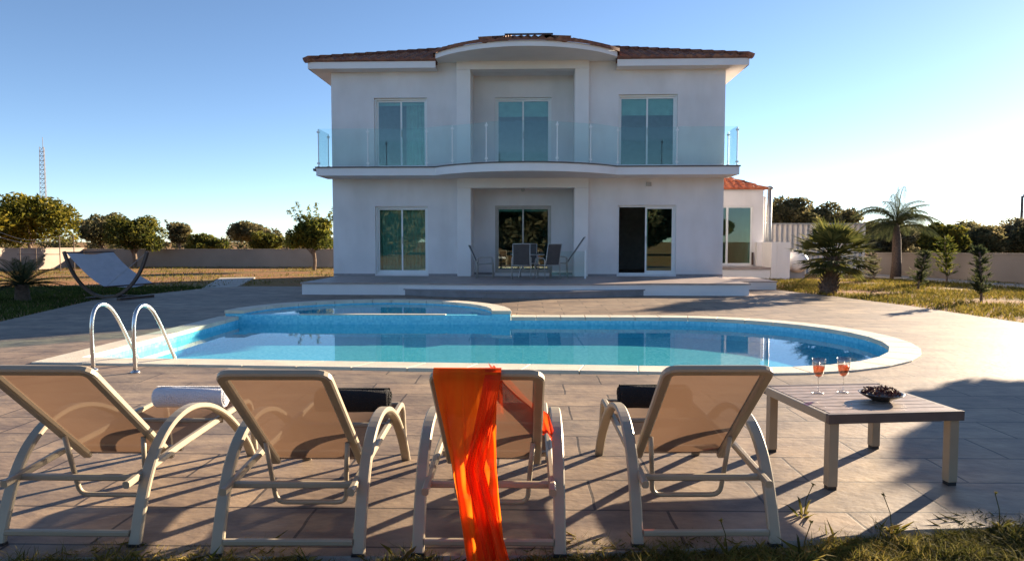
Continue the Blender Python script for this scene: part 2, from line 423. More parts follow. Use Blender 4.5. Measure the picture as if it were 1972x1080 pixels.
# ------------------------------------------------------------------ ground, deck (with real holes for the pool)
def ring_sheet(mb, outer, inner, z):
    """fill between two closed outlines using a bmesh triangle fill"""
    import bmesh
    bm = bmesh.new(); E = []
    for loop in (outer, inner):
        vs = [bm.verts.new((x, y, z)) for x, y in loop]
        for i in range(len(vs)): E.append(bm.edges.new((vs[i], vs[(i+1) % len(vs)])))
    bmesh.ops.triangle_fill(bm, use_beauty=True, edges=E, normal=(0, 0, 1))
    bm.verts.index_update(); b = len(mb.v)
    mb.v += [tuple(v.co) for v in bm.verts]
    for f in bm.faces: mb.face([b+v.index for v in f.verts])
    bm.free()
def dens(pts, step=.6):
    out = []
    for i in range(len(pts)):
        a, b = pts[i], pts[(i+1) % len(pts)]; L = math.dist(a, b); n = max(1, int(L/step))
        for k in range(n): out.append((a[0]+(b[0]-a[0])*k/n, a[1]+(b[1]-a[1])*k/n))
    return out
DECK = [(-9.15, 3.0), (-2.4, 2.97), (0, 3.04), (.9, 3.14), (1.9, 3.36), (3.2, 3.48), (6.4, 3.6), (8.6, 3.7), (8.6, 12), (8.4, 15.1), (7.9, 17.9), (7.2, 20.4), (6.3, 21.6), (-9.0, 21.6), (-9.7, 20.2), (-10.35, 16.4), (-9.2, 11.9)]
def pool_full(off):
    """pool + spa outline as one closed loop (counter-clockwise)"""
    p = pool_outline(off)[:-1]
    p.append((SPC[0]+SPO, PYF+off))
    n = 24
    a0 = math.asin(off/SPO)
    for i in range(n+1):
        a = a0+(PI-2*a0)*i/n; p.append((SPC[0]+SPO*math.cos(a), SPC[1]+SPO*math.sin(a)))
    p.append((PXL-off, PYF+off))
    return p
HOLE = pool_full(.36)
mb = MB(); ring_sheet(mb, dens(DECK), HOLE, 0.0)
deck = tag(mb.build('pool_deck', 'stamped_concrete'), kind='structure')
mb = MB()   # ground sheet to the horizon, with the pool hole too
ring_sheet(mb, [(-1500, -1500), (1500, -1500), (1500, 1500), (-1500, 1500)], dens(DECK, 50), -.03)
BASEH = [(-9.3, 2.7), (8.75, 2.7), (8.75, 21.7), (-10.5, 21.7)]
tag(mb.build('ground', 'dry_ground'), kind='structure')
# deck edge thickness
mb = MB()
dd_ = dens(DECK)
for i in range(len(dd_)):
    a, b = dd_[i], dd_[(i+1) % len(dd_)]
    mb.poly([(a[0], a[1], -.08), (b[0], b[1], -.08), (b[0], b[1], 0.0), (a[0], a[1], 0.0)])
tag(mb.build('deck_edge', 'path_concrete'), kind='structure')

# ------------------------------------------------------------------ pool
pool = empty('swimming_pool', (0, 0, 0), label='blue tiled swimming pool with a rounded end and a raised spa', cat='pool')
mb = MB()
ol = pool_outline(0.); n = len(ol)
b = len(mb.v)
mb.v += [(x, y, -.045) for x, y in ol]+[(x, y, -.36) for x, y in ol]
for i in range(n):
    j = (i+1) % n; mb.face([b+j, b+i, b+n+i, b+n+j])
mb.mat(1).face([b+n+i for i in range(n)])
mb.build('basin', ['pool_mosaic', 'pool_floor_mosaic'], pool)
# coping: separate stones round the pool
def stones(mb, inner, outer, z0, z1, gap=.004):
    for i in range(len(inner)-1):
        a, b, c, d = [Vector(p).to_3d() for p in (inner[i], inner[i+1], outer[i+1], outer[i])]
        e = (b-a).normalized()*gap; g = (c-d).normalized()*gap
        mb.prism([(p.x, p.y) for p in (d+g, c-g, b-e, a+e)], z0, z1)
def coping_pairs():
    I = []; O = []
    a, o = (PXL, PYF), (PXL-.36, PYF)
    ln = 8
    for k in range(ln+1):
        u = k/ln; I.append((PXL, PYF+(PYN+.12-PYF)*u)); O.append((PXL-.36, PYF+(PYN+.12-.36-PYF)*u))
    near0 = I[-1]; nearO = O[-1]
    segs = 13; e = (PC[0], PC[1]-PR); eo = (PC[0], PC[1]-PR-.36)
    for k in range(1, segs+1):
        u = k/segs; I.append((near0[0]+(e[0]-near0[0])*u, near0[1]+(e[1]-near0[1])*u)); O.append((nearO[0]+(eo[0]-nearO[0])*u, nearO[1]+(eo[1]-nearO[1])*u))
    for k in range(1, 17):
        a = -PI/2+PI*k/16; I.append((PC[0]+PR*math.cos(a), PC[1]+PR*math.sin(a))); O.append((PC[0]+(PR+.36)*math.cos(a), PC[1]+(PR+.36)*math.sin(a)))
    x1 = SPC[0]+SPO; yF = PC[1]+PR
    for k in range(1, 7):
        x = PC[0]+(x1-PC[0])*k/6; I.append((x, yF)); O.append((x, yF+.36))
    return I, O
I, O = coping_pairs()
mb = MB(); stones(mb, I, O, -.045, .02)
mb.build('coping', 'coping_stone', pool, bevel=.006)
# spa: raised half round
mb = MB()
I2 = []; O2 = []
for k in range(19):
    a = PI*k/18; I2.append((SPC[0]+SPI*math.cos(a), SPC[1]+SPI*math.sin(a))); O2.append((SPC[0]+SPO*math.cos(a), SPC[1]+SPO*math.sin(a)))
SPZ = .13
stones(mb, I2, O2, SPZ-.06, SPZ)
mb.build('spa_coping', 'coping_stone', pool, bevel=.006)
mb = MB(); k = 36
inn = [(SPC[0]+SPI*math.cos(PI*i/k), SPC[1]+SPI*math.sin(PI*i/k)) for i in range(k+1)]
out_ = [(SPC[0]+(SPO-.03)*math.cos(PI*i/k), SPC[1]+(SPO-.03)*math.sin(PI*i/k)) for i in range(k+1)]
for i in range(k):      # inner wall and outer wall
    a, b2 = inn[i], inn[i+1]; mb.poly([(a[0], a[1], SPZ-.06), (b2[0], b2[1], SPZ-.06), (b2[0], b2[1], -.9), (a[0], a[1], -.9)])
mb.mat(1).poly([(x, y, -.14) for x, y in inn]); mb.mat(0)
mb.box(SPC[0]-SPO+.02, SPC[0]+SPO-.02, PYF+.004, PYF+.2, -.358, .045)     # dam wall
mb.box(SPC[0]-SPO+.02, SPC[0]-SPI, PYF+.002, PYF+.21, .045, SPZ-.062)
mb.box(SPC[0]+SPI, SPC[0]+SPO-.02, PYF+.002, PYF+.21, .045, SPZ-.062)
mb.build('spa_basin', ['pool_mosaic', 'pool_floor_mosaic'], pool)
mb = MB()
for i in range(k):
    a, b2 = out_[i], out_[i+1]; mb.poly([(b2[0], b2[1], SPZ-.06), (a[0], a[1], SPZ-.06), (a[0], a[1], -.2), (b2[0], b2[1], -.2)])
mb.build('spa_wall', 'step_stone', pool)
# white weir edge along the dam
mb = MB(); mb.box(SPC[0]-1.25, SPC[0]+1.45, PYF-.01, PYF+.12, .046, .062)
mb.build('weir_edge', 'coping_stone', pool, bevel=.004)
mb = MB(); mb.poly([(x, y, WATER) for x, y in pool_outline(.0)])
tag(mb.build('pool_water', 'pool_water'), kind='structure')
mb = MB(); mb.poly([(x, y, .052) for x, y in [(SPC[0]+SPI, PYF+.13)]+inn[1:-1]+[(SPC[0]-SPI, PYF+.13)]])
tag(mb.build('spa_water', 'pool_water'), kind='structure')

# pool ladder rails
def ladder_rail(x0, y0, dx, label):
    t_ = empty('pool_handrail', (x0, y0, 0), label=label, cat='handrail', group='steel handrails of the pool steps')
    pts = [(0, 0, 0), (0, 0, .52), (.01, .12, .70), (.03, .34, .62), (dx*.6, .72, .16), (dx, .95, -.25), (dx, 1.0, -.75)]
    MB().tube(catmull(pts, 8), .0215, 12).build('rail', 'steel', t_, smooth=True)
    MB().lathe([(.05, .0), (.05, .012), (.028, .022), (.0225, .03)]).build('base_flange', 'steel', t_, smooth=True)
ladder_rail(-4.71, 7.42, .02, 'left hand curved steel handrail at the shallow end of the pool')
ladder_rail(-4.18, 7.30, .02, 'curved steel handrail nearer to the middle of the pool')

# ------------------------------------------------------------------ villa
HY = 21.76
villa = empty('villa', (0, HY, 0), R(-1.0), label='white two storey villa with a bowed glass balcony and tiled hip roof', cat='house')
CX = -.11      # centre line of the bay
def wall_open(mb, x0, x1, z0, z1, y0, y1, ops):
    xs = sorted(set([x0, x1]+[v for o in ops for v in o[:2]]))
    for a, b in zip(xs, xs[1:]):
        zs = [z0]
        for o in sorted(ops, key=lambda o: o[2]):
            if o[0] <= a+1e-6 and o[1] >= b-1e-6: zs += [o[2], o[3]]
        zs.append(z1)
        for k in range(0, len(zs), 2):
            if zs[k+1]-zs[k] > 1e-4: mb.box(a, b, y0, y1, zs[k], zs[k+1])
Z1, ZB, ZS = .32, 3.6, 6.64
DL = (-4.74, -3.08); DR = (2.84, 4.64); DC = (-1.03, .80)
lowL = DL+(.37, 2.50); lowR = DR+(.37, 2.52); upL = DL+(3.66, 5.85); upR = DR+(3.66, 5.90)
mb = MB(); T = .30; HX = 6.08; HD = 8.6
BI, BO = 1.60, 2.03       # inner / outer half width of the portal
wall_open(mb, -HX, CX-BI-.02, .02, 6.90, 0, T, [lowL, upL])
wall_open(mb, CX+BI+.02, HX, .02, 6.90, 0, T, [lowR, upR])
RD = 1.0
wall_open(mb, CX-BI-.02, CX+BI+.02, .02, 6.90, RD, RD+T, [DC+(.37, 2.56), DC+(3.66, 6.04)])
mb.box(CX-BI-.02, CX-BI, T, RD, .02, 6.90); mb.box(CX+BI, CX+BI+.02, T, RD, .02, 6.90)
mb.box(-HX, -HX+T, T, HD, .02, 6.6); mb.box(HX-T, HX, T, HD, .02, 6.6); mb.box(-HX+T, HX-T, HD-T, HD, .02, 6.6)
mb.box(CX-BI, CX+BI, .0, RD, 6.72, 6.90)                       # recess ceilings
mb.box(CX-BI, CX+BI, .0, RD, 3.30, 3.60)
mb.build('wall', 'render_white', villa)
# interior: floors, partitions
mb = MB()
mb.box(-HX+T, HX-T, RD+T, HD-T, .30, .34); mb.box(-HX+T, CX-BI-.02, T, RD+T, .30, .34); mb.box(CX+BI+.02, HX-T, T, RD+T, .30, .34)
mb.box(-HX+T, HX-T, RD+T, HD-T, 3.3, 3.64); mb.box(-HX+T, CX-BI-.02, T, RD+T, 3.3, 3.64); mb.box(CX+BI+.02, HX-T, T, RD+T, 3.3, 3.64)
mb.build('inner_floor', 'room_floor', villa)
mb = MB()
for xx in (-2.2, 2.0):
    mb.box(xx, xx+.12, RD+T+.01, HD-T, .34, 3.3); mb.box(xx, xx+.12, RD+T+.01, HD-T, 3.64, 6.6)
mb.box(-HX+T, HX-T, 5.2, 5.3, .34, 3.3); mb.box(-HX+T, HX-T, 5.2, 5.3, 3.64, 6.6)
mb.box(-HX+T, HX-T, RD+T, HD-T, 6.6, 6.64); mb.box(-HX+T, CX-BI-.02, T, RD+T, 6.6, 6.64); mb.box(CX+BI+.02, HX-T, T, RD+T, 6.6, 6.64)
mb.build('inner_wall', 'room_paint', villa)
# skirting of the facade
def skirt(a, b, y): MB().box(a, b, y-.015, y, Z1, Z1+.07).build('skirting', 'skirting_stone', villa)
skirt(-HX, DL[0]-.02, 0); skirt(DL[1]+.02, CX-BO, 0); skirt(CX+BO, DR[0]-.02, 0); skirt(DR[1]+.02, HX, 0); skirt(CX-BI, DC[0]-.02, RD); skirt(DC[1]+.02, CX+BI, RD)
# portal columns and beams
for sx in (-1, 1):
    x0, x1 = sorted((CX+sx*BI, CX+sx*BO))
    for z0, z1 in ((.32, 3.05), (3.60, 6.66)):
        c = MB(); c.box(x0, x1, -.16, -.002, z0, z1); c.build('column', 'trim_white', villa, bevel=.012)
for z0, z1 in ((3.05, 3.36), (6.66, 6.925)):
    c = MB(); c.box(CX-BO, CX+BO, -.163, -.002, z0, z1); c.box(CX-BI+.001, CX+BI-.001, -.002, .2, z0, z1-.07); c.build('beam', 'trim_white', villa, bevel=.01)

def sliding_door(x0, x1, z0, z1, y, fr='white_metal', open_left=False, blind=0., curtain=None):
    d = MB(); q = .055; d_ = .09
    d.box(x0-.03, x0+q, y-.02, y+d_, z0, z1+.03); d.box(x1-q, x1+.03, y-.02, y+d_, z0, z1+.03)
    d.box(x0+q, x1-q, y-.02, y+d_, z1-q, z1+.03); d.box(x0+q, x1-q, y-.02, y+d_, z0-.02, z0+q)
    do = d.build('sliding_door', fr, villa, bevel=.004)
    xm = (x0+x1)/2
    for i, (a, b) in enumerate(((x0+q, xm+.03), (xm-.03, x1-q))):
        if open_left and i == 0: a, b = xm-.0, x1-q
        yy = y+(.02 if i else .05)
        s = MB(); e = .05
        s.box(a, a+e, yy, yy+.028, z0+q, z1-q); s.box(b-e, b, yy, yy+.028, z0+q, z1-q)
        s.box(a+e, b-e, yy, yy+.028, z0+q, z0+q+e+.02); s.box(a+e, b-e, yy, yy+.028, z1-q-e, z1-q)
        so_ = s.build('door_sash', fr, do, bevel=.003)
        g = MB(); g.box(a+e-.005, b-e+.005, yy+.01, yy+.016, z0+q+e+.015, z1-q-e+.005); g.build('pane', 'window_glass', do)
    h = MB(); h.box(xm+.0, xm+.02, y-.03, y+.0, (z0+z1)/2-.1, (z0+z1)/2+.12); h.build('handle', 'alu_pale', do, bevel=.004)
    if blind:
        b_ = MB(); b_.box(x0+q, x1-q, y+.14, y+.15, z1-q-blind, z1-q+.02); b_.box(x0+q, x1-q, y+.135, y+.155, z1-q-blind-.02, z1-q-blind); b_.build('blind', 'blind_fabric', do)
    if curtain:
        for (a, b) in curtain:
            c = MB(); c.grid(lambda u, v: (a+(b-a)*u, y+.22+.035*math.sin(u*(b-a)*52), z0+.06+(z1-z0-.1)*v), 60, 3)
            c.build('curtain', 'curtain_fabric', do, smooth=True)
    return do
Y0 = .12
sliding_door(*lowL, Y0, curtain=[(DL[0]+.08, DL[1]-.08)])
sliding_door(*lowR, Y0, open_left=True)
sliding_door(*upL, Y0, blind=.12, curtain=[(DL[0]+.95, DL[1]-.1)])
sliding_door(*upR, Y0, blind=.52)
sliding_door(*(DC+(.37, 2.56)), RD+Y0, fr='alu_pale', blind=.10)
sliding_door(*(DC+(3.66, 6.04)), RD+Y0, blind=.50)

# arcs
def arc(hw, sag, n=24, y0=0., cx=0.):
    r = (hw*hw+sag*sag)/(2*sag); a = math.asin(hw/r); yc = y0-sag+r
    return [(cx+r*math.sin(-a+2*a*i/n), yc-r*math.cos(-a+2*a*i/n)) for i in range(n+1)]
# balcony slab
BX, BY = 6.22, -1.16
def slab_outline(o=0.):
    return [(-BX-o, .0), (-BX-o, BY-o)]+arc(2.66, 1.22, 26, BY-o, .0)+[(BX+o, BY-o), (BX+o, .0)]
mb = MB(); mb.prism(slab_outline(), 3.35, 3.575); bal = mb.build('balcony', 'trim_white', villa)
mb = MB(); mb.prism(slab_outline(.03), 3.575, 3.612); mb.build('floor_edge', 'tile_edge', bal)
mb = MB(); mb.box(-BX-.11, -BX-.031, BY+.05, -.05, 3.50, 3.57); mb.build('drain_spout', 'tile_edge', bal)
# glass balustrade
edge = [(-BX+.06, -.04), (-BX+.06, BY+.06)]
aa = arc(2.62, 1.20, 60, BY+.06, 0.)
def at_x(x):
    for p, q in zip(aa, aa[1:]):
        if p[0] <= x <= q[0]:
            u = (x-p[0])/(q[0]-p[0]); return p[1]+(q[1]-p[1])*u
    return BY+.06
GB, GT = 3.66, 4.74
px = [-6.16, -4.68, -3.02, -2.80, -2.02, -1.08, .88, 1.78, 2.56, 2.72, 4.42, 6.16]
def gpanel(a, b, off=0):
    a = Vector(a).to_3d(); b = Vector(b).to_3d(); d = (b-a).normalized(); nrm = Vector((-d.y, d.x, 0))
    a2 = a+d*.02; b2 = b-d*.02; g = MB(); th = nrm*.006
    g.prism([(p.x, p.y) for p in (a2-th, b2-th, b2+th, a2+th)], GB+off, GT+off)
    g.build('glass_panel', 'balcony_glass', bal)
def gpost(p, small=False):
    x, y = p
    g = MB(); g.tube([(x, y, 3.61), (x, y, GT-.02)], .016, 8)
    for z in (GB+.06, GT-.1): g.box(x-.042, x+.042, y-.02, y+.02, z-.024, z+.024)
    g.lathe([(.05, 3.612), (.05, 3.625), (.02, 3.635)], x, y, 12)
    g.build('post', 'white_metal', bal)
gpanel((-BX+.06, -.06), (-BX+.06, BY+.06)); gpanel((BX-.06, BY+.06), (BX-.06, -.06))
seq = [-6.16, -4.68, -2.92, -2.10, -1.08, .0, .90, 1.86, 2.70, 4.42, 6.16]
for a, b in zip(seq, seq[1:]): gpanel((a, at_x(a)), (b, at_x(b)), random.uniform(-.015, .02))
for x in seq:
    if abs(x) > .01: gpost((x, at_x(x)))
gpost((-BX+.06, -.1)); gpost((BX-.06, -.1))

# eaves: soffit + fascia on the two wings, sides, bow
EF, ES = -.5, .56
for sx in (-1, 1):
    mb = MB()
    x0, x1 = sorted((sx*(HX+ES), sx*2.735))
    mb.box(x0, x1, EF+.03, -.002, 6.64, 6.67); mb.box(x0, x1, EF, EF+.03, 6.64, 6.84)
    x0, x1 = sorted((sx*HX+sx*.002, sx*(HX+ES)-sx*.03)); mb.box(x0, x1, -.002, HD+.5, 6.64, 6.67)
    x0, x1 = sorted((sx*(HX+ES)-sx*.03, sx*(HX+ES))); mb.box(x0, x1, EF+.03, HD+.5, 6.64, 6.84)
    mb.build('eave', 'trim_white', villa)
BA = arc(2.73, 1.26, 30, -.55, 0.)
mb = MB(); mb.prism(BA+[(2.73, .0), (-2.73, .0)], 6.90, 7.06); mb.build('bow_eave', 'trim_white', villa)
# gutter line under the tiles (dark)
# roof: corrugated barrel tiles in courses
PT = math.tan(R(18.5)); TW = .27
def corr(x): return .065*abs(math.cos(PI*x/TW))
def slope(mb, half, y0, z0, run, hipclip=True, M=None, clipc=None, tile=True, bow=None):
    """one hip-roof slope; local x along eave, y up-slope"""
    cs = .34; ncs = int(run/cs)+1; nx = int(2*half/(TW/6))
    xs = [-half+2*half*i/nx for i in range(nx+1)]
    for c in range(ncs):
        ta, tb = c*cs, min((c+1)*cs+.02, run)
        rows = []
        for (tt, lift) in ((ta, .0), (ta, .035), (tb, .006)):
            lim = half-tt if hipclip else half
            row = []
            for x in xs:
                xx = max(-lim, min(lim, x)); y = y0+tt; z = z0+tt*PT+lift+(corr(xx) if lift > .001 else corr(xx)*.0)
                if bow and abs(xx) < 2.72 and y < .4: z = 7.0
                p = Vector((xx, y, z)); row.append(tuple(M @ p) if M else tuple(p))
            rows.append(row)
        b = len(mb.v); k = len(xs)
        for r in rows: mb.v += r
        for r in range(2):
            for i in range(k-1):
                q = [b+r*k+i, b+r*k+i+1, b+(r+1)*k+i+1, b+(r+1)*k+i]
                if Vector(mb.v[q[0]]) != Vector(mb.v[q[1]]) or Vector(mb.v[q[2]]) != Vector(mb.v[q[3]]): mb.face(q)
HW = HX+ES+.05; DW = (HD+.5-EF+.1)/2; YM = (HD+.5+EF)/2
mb = MB(); slope(mb, HW, EF-.05, 6.86, DW, bow=True)
slope(mb, DW, 0, 6.86, DW, M=Matrix.Translation((HW, YM, 0)) @ Matrix.Rotation(PI/2, 4, 'Z'))
slope(mb, DW, 0, 6.86, DW, M=Matrix.Translation((-HW, YM, 0)) @ Matrix.Rotation(-PI/2, 4, 'Z'))
slope(mb, HW, 0, 6.86, DW, M=Matrix.Translation((0, EF-.05+2*DW, 0)) @ Matrix.Rotation(PI, 4, 'Z'))
# underside board
mb.box(-HW+.04, -2.74, EF-.03, .3, 6.842, 6.862); mb.box(2.74, HW-.04, EF-.03, .3, 6.842, 6.862)
mb.box(-HW+.04, HW-.04, .3, HD+.5, 6.842, 6.862)
roof = mb.build('roof', 'roof_tile', villa, smooth=False)
# bow roof: the eave arc carried back up the same pitch
PB = math.tan(R(16.6))
mb = MB(); cs = .34
nx = 156; E_ = arc(2.79, 1.28, nx, -.59, 0.)
for c in range(16):
    ta, tb = c*cs, (c+1)*cs+.02; b = len(mb.v)
    for (tt, lift) in ((ta, 0.), (ta, .04), (tb, .006)):
        for i, (x, y) in enumerate(E_):
            yy = y+tt
            mb.v.append((x, yy, 7.045+tt*PB+lift+(.06*abs(math.cos(PI*i/6)) if lift else 0)))
    k = nx+1
    for r in range(2):
        for i in range(nx): mb.face([b+r*k+i, b+r*k+i+1, b+(r+1)*k+i+1, b+(r+1)*k+i])
for side_ in (0, nx):      # cheeks
    x, y = E_[side_]
    mb.poly([(x, y, 6.95), (x, y+5.4, 6.95), (x, y+5.4, 7.08+5.4*PB), (x, y, 7.08)])
mb.build('bow_roof', 'roof_tile', villa)
def ridge(p0, p1, name='ridge_tile'):
    m_ = MB(); P0, P1 = Vector(p0), Vector(p1); L = (P1-P0).length; n_ = int(L/.40)
    for i in range(n_):
        a = P0+(P1-P0)*(i/n_); b = P0+(P1-P0)*((i+1.12)/n_)
        m_.sweep([a, b], [(.15*math.cos(PI*j/8), .15*math.sin(PI*j/8)-.03) for j in range(9)], side=(P1-P0).cross(Vector((0, 0, 1))), cap=True, scale=[1.25, .82])
    m_.build('ridge_tile', 'roof_tile', roof, smooth=False)
zt = 6.92+DW*PT
for sx in (-1, 1):
    ridge((sx*HW, EF-.05, 6.95), (sx*(HW-DW), EF-.05+DW, zt+.03)); ridge((sx*HW, EF-.05+2*DW, 6.95), (sx*(HW-DW), EF-.05+DW, zt+.03))
    yb = E_[int(nx*(.5+sx*.185))][1]; xb = E_[int(nx*(.5+sx*.185))][0]
    ridge((xb, yb+.0, 7.17), (xb*.55, yb+3.2, 7.17+3.2*PB))
ridge((-(HW-DW), EF-.05+DW, zt+.03), (HW-DW, EF-.05+DW, zt+.03))
mb = MB(); yb = -.95
mb.box(-.62, .80, 0, 1.7, 0, .05, M=Matrix.Translation((0, yb, 7.045+.92*PB+.125)) @ Matrix.Rotation(math.atan(PB), 4, 'X'))
mb.build('solar_panel', 'panel_dark', roof)
# terrace lamp fittings on ceilings
for x_, y_ in ((-.11, .5),):
    c = MB(); c.lathe([(.07, 3.29), (.07, 3.26), (.03, 3.25), (.012, 3.22), (.012, 3.12), (.05, 3.08), (.055, 3.02), (.03, 2.98)], x_, y_, 16); c.build('ceiling_lamp', 'alu_pale', villa, smooth=True)
c = MB(); c.box(3.7, 3.86, -.07, -.002, 3.1, 3.22); c.build('wall_lamp', 'alu_pale', villa, bevel=.01)

# terrace and steps (fixed paving in front of the villa)
TX0, TX1, TY = -5.86, 5.82, -3.62
def terr(o=0., d=0.): return [(TX0-o, -.001), (TX0-o, TY-o)]+arc(3.3, .42+d, 24, TY-o, 0.)+[(TX1+o, TY-o), (TX1+o, -.001)]
mb = MB(); mb.mat(0).prism(terr(), -.02, .285); mb.mat(1).prism(terr(.035), .285, .32)
tag(mb.build('terrace', ['trim_white', 'terrace_tile'], loc=(0, HY, 0), rz=R(-1)), kind='structure')
mb = MB(); st = arc(3.12, .95, 24, TY-.04, 0.)
mb.mat(0).prism([(x, y) for x, y in st], -.02, .135); mb.mat(1).prism([(x*1.01, TY-.04+(y-TY+.04)*1.03) for x, y in st], .135, .165)
tag(mb.build('terrace_step', ['step_stone', 'step_stone'], loc=(0, HY, 0), rz=R(-1)), kind='structure')
mb = MB(); mb.mat(0).box(5.86, 7.3, -1.3, 1.0, -.02, .22); mb.mat(1).box(5.86, 7.33, -1.33, 1.0, .22, .25)
tag(mb.build('side_step', ['trim_white', 'terrace_tile'], loc=(0, HY, 0), rz=R(-1)), kind='structure')

# annexe beside the villa
an = empty('annexe', (0, 27.2, 0), label='low annexe with a bright red tiled roof beside the villa', cat='annexe')
mb = MB(); AD = (6.3, 8.76, .5, 2.76)
wall_open(mb, 5.6, 9.17, .02, 3.40, 0, .25, [AD]); mb.box(8.92, 9.17, .25, 6.5, .02, 3.4); mb.box(5.6, 5.85, .25, 6.5, .02, 3.4); mb.box(5.85, 8.92, 6.25, 6.5, .02, 3.4)
mb.box(5.85, 8.92, .25, 6.25, 3.3, 3.4); mb.build('wall', 'render_white', an)
mb = MB(); mb.box(5.85, 8.92, .25, 6.25, .44, .48); mb.build('inner_floor', 'room_floor', an)
x0, x1, z0, z1 = AD
d = MB(); q = .06
d.box(x0, x0+q, .03, .12, z0, z1); d.box(x1-q, x1, .03, .12, z0, z1); d.box(x0+q, x1-q, .03, .12, z1-q, z1); d.box(x0+q, x1-q, .03, .12, z0, z0+q)
d.box(7.76, 7.84, .028, .122, z0+q, z1-q); do = d.build('sliding_door', 'white_metal', an, bevel=.004)
MB().box(x0+q, 7.76, .07, .076, z0+q, z1-q).build('pane', 'window_glass', do); MB().box(7.84, x1-q, .07, .076, z0+q, z1-q).build('pane', 'window_glass', do)
mb = MB(); hw = (9.3-5.47)/2; ct = (9.3+5.47)/2
PT0 = PT; PT = math.tan(R(24))
slope(mb, hw, -.13, 3.4, hw, M=Matrix.Translation((ct, 0, 0)))
slope(mb, 3.4, 0, 3.4, hw, M=Matrix.Translation((9.3, 3.27, 0)) @ Matrix.Rotation(PI/2, 4, 'Z'), hipclip=True)
slope(mb, 3.4, 0, 3.4, hw, M=Matrix.Translation((5.47, 3.27, 0)) @ Matrix.Rotation(-PI/2, 4, 'Z'), hipclip=True)
slope(mb, hw, 0, 3.4, hw, M=Matrix.Translation((ct, 6.67, 0)) @ Matrix.Rotation(PI, 4, 'Z'))
PT = PT0
mb.build('roof', 'roof_tile_red', an)
mb = MB(); mb.mat(0).box(5.6, 9.05, -1.25, -.002, -.02, .36); mb.mat(1).box(5.6, 9.08, -1.28, -.002, .36, .44); mb.build('porch', ['trim_white', 'terrace_tile'], an)
mb = MB(); mb.box(9.06, 9.26, -1.3, -.1, -.02, 1.38); mb.box(9.26, 9.75, -1.3, -1.1, -.02, 1.38); mb.box(8.85, 9.06, -.3, -.1, .45, 1.38); mb.build('parapet', 'render_white', an, bevel=.01)
mb = MB(); mb.tube([(8.75, -.12, .5), (8.75, -.12, .98)], .04, 10); mb.build('boot_scraper', 'hammock_wood', an)
# flue pipe on its own bracket
fl = empty('flue_pipe', (9.75, 28.2, 0), label='slim steel flue pipe with a cap rising beside the annexe', cat='flue')
mb = MB(); mb.tube([(0, 0, 0), (0, 0, 3.5)], .09, 14); mb.lathe([(.15, 3.5), (.15, 3.56), (.02, 3.62)], k=14); mb.build('pipe', 'galv', fl, smooth=True)
mb = MB(); mb.tube([(-.17, .05, 0), (-.17, .05, 3.2)], .05, 10); mb.build('vent_pipe', 'tank_white', fl, smooth=True)
# corrugated panel fence
fe = empty('panel_fence', (10.05, 30, 0), label='pale corrugated metal fence behind the gas tank', cat='fence')
mb = MB(); mb.grid(lambda u, v: (4.4*u, .035*math.sin(u*4.4*2*PI/.22), 2.12*v), 240, 1); mb.build('sheet', 'corrugated', fe)
mb = MB(); mb.box(0, 4.4, -.06, .06, 2.12, 2.18); mb.build('cap_rail', 'alu_pale', fe)
for xx in (0, 2.2, 4.36): MB().box(xx, xx+.06, .05, .11, 0, 2.12).build('post', 'galv', fe)
# gas tank
tk = empty('gas_tank', (10.2, 26.2, 0), label='white horizontal gas tank standing on the grass by the parapet', cat='tank')
Mx = Matrix.Translation((0, 0, .62)) @ Matrix.Rotation(-PI/2, 4, 'X')
pr = [(.02, -.2), (.16, -.18), (.28, -.12), (.35, -.04), (.38, .06), (.38, 1.5), (.35, 1.6), (.28, 1.68), (.16, 1.74), (.02, 1.76)]
mb = MB(); mb.lathe(pr, k=28, M=Mx); mb.build('tank_body', 'tank_white', tk, smooth=True)
for yy in (.2, 1.25): MB().box(-.3, .3, yy, yy+.12, 0, .34).build('cradle', 'galv', tk)
mb = MB(); mb.lathe([(.09, .98), (.09, 1.1), (.06, 1.12)], 0, .5, 14); mb.build('valve_cover', 'tank_white', tk, smooth=True)

# ------------------------------------------------------------------ garden walls
def garden_wall(label, a, b, z0, z1, th=.18, zb=None):
    o = empty('garden_wall', (a[0], a[1], 0), label=label, cat='wall', group='rendered garden boundary walls')
    dx, dy = b[0]-a[0], b[1]-a[1]; L = math.hypot(dx, dy); o.rotation_euler.z = math.atan2(dy, dx)
    m_ = MB(); n_ = 12
    sec = [(-th/2, -.1), (th/2, -.1), (th/2, 1), (-th/2, 1)]
    bb = len(m_.v)
    for i in range(n_+1):
        zt_ = z0+(z1-z0)*i/n_
        m_.v += [(L*i/n_, -th/2, -.1), (L*i/n_, th/2, -.1), (L*i/n_, th/2, zt_), (L*i/n_, -th/2, zt_)]
    for i in range(n_):
        for j in range(4): m_.face([bb+i*4+j, bb+i*4+(j+1) % 4, bb+i*4+4+(j+1) % 4, bb+i*4+4+j])
    m_.face([bb, bb+1, bb+2, bb+3]); m_.face([bb+n_*4+j for j in (3, 2, 1, 0)])
    m_.build('wall', 'wall_render', o)
    c = MB(); bb = 0
    for i in range(n_+1):
        zt_ = z0+(z1-z0)*i/n_; c.v += [(L*i/n_, -th/2-.03, zt_+.002), (L*i/n_, th/2+.03, zt_+.002), (L*i/n_, th/2+.03, zt_+.05), (L*i/n_, -th/2-.03, zt_+.05)]
    for i in range(n_):
        for j in range(4): c.face([i*4+j, i*4+(j+1) % 4, i*4+4+(j+1) % 4, i*4+4+j])
    c.face([0, 1, 2, 3]); c.face([n_*4+j for j in (3, 2, 1, 0)])
    c.build('wall_cap', 'wall_render', o)
    return o
garden_wall('sunlit garden wall down the left side of the plot', (-25.4, 18), (-25.1, 38.9), 1.12, 1.0)
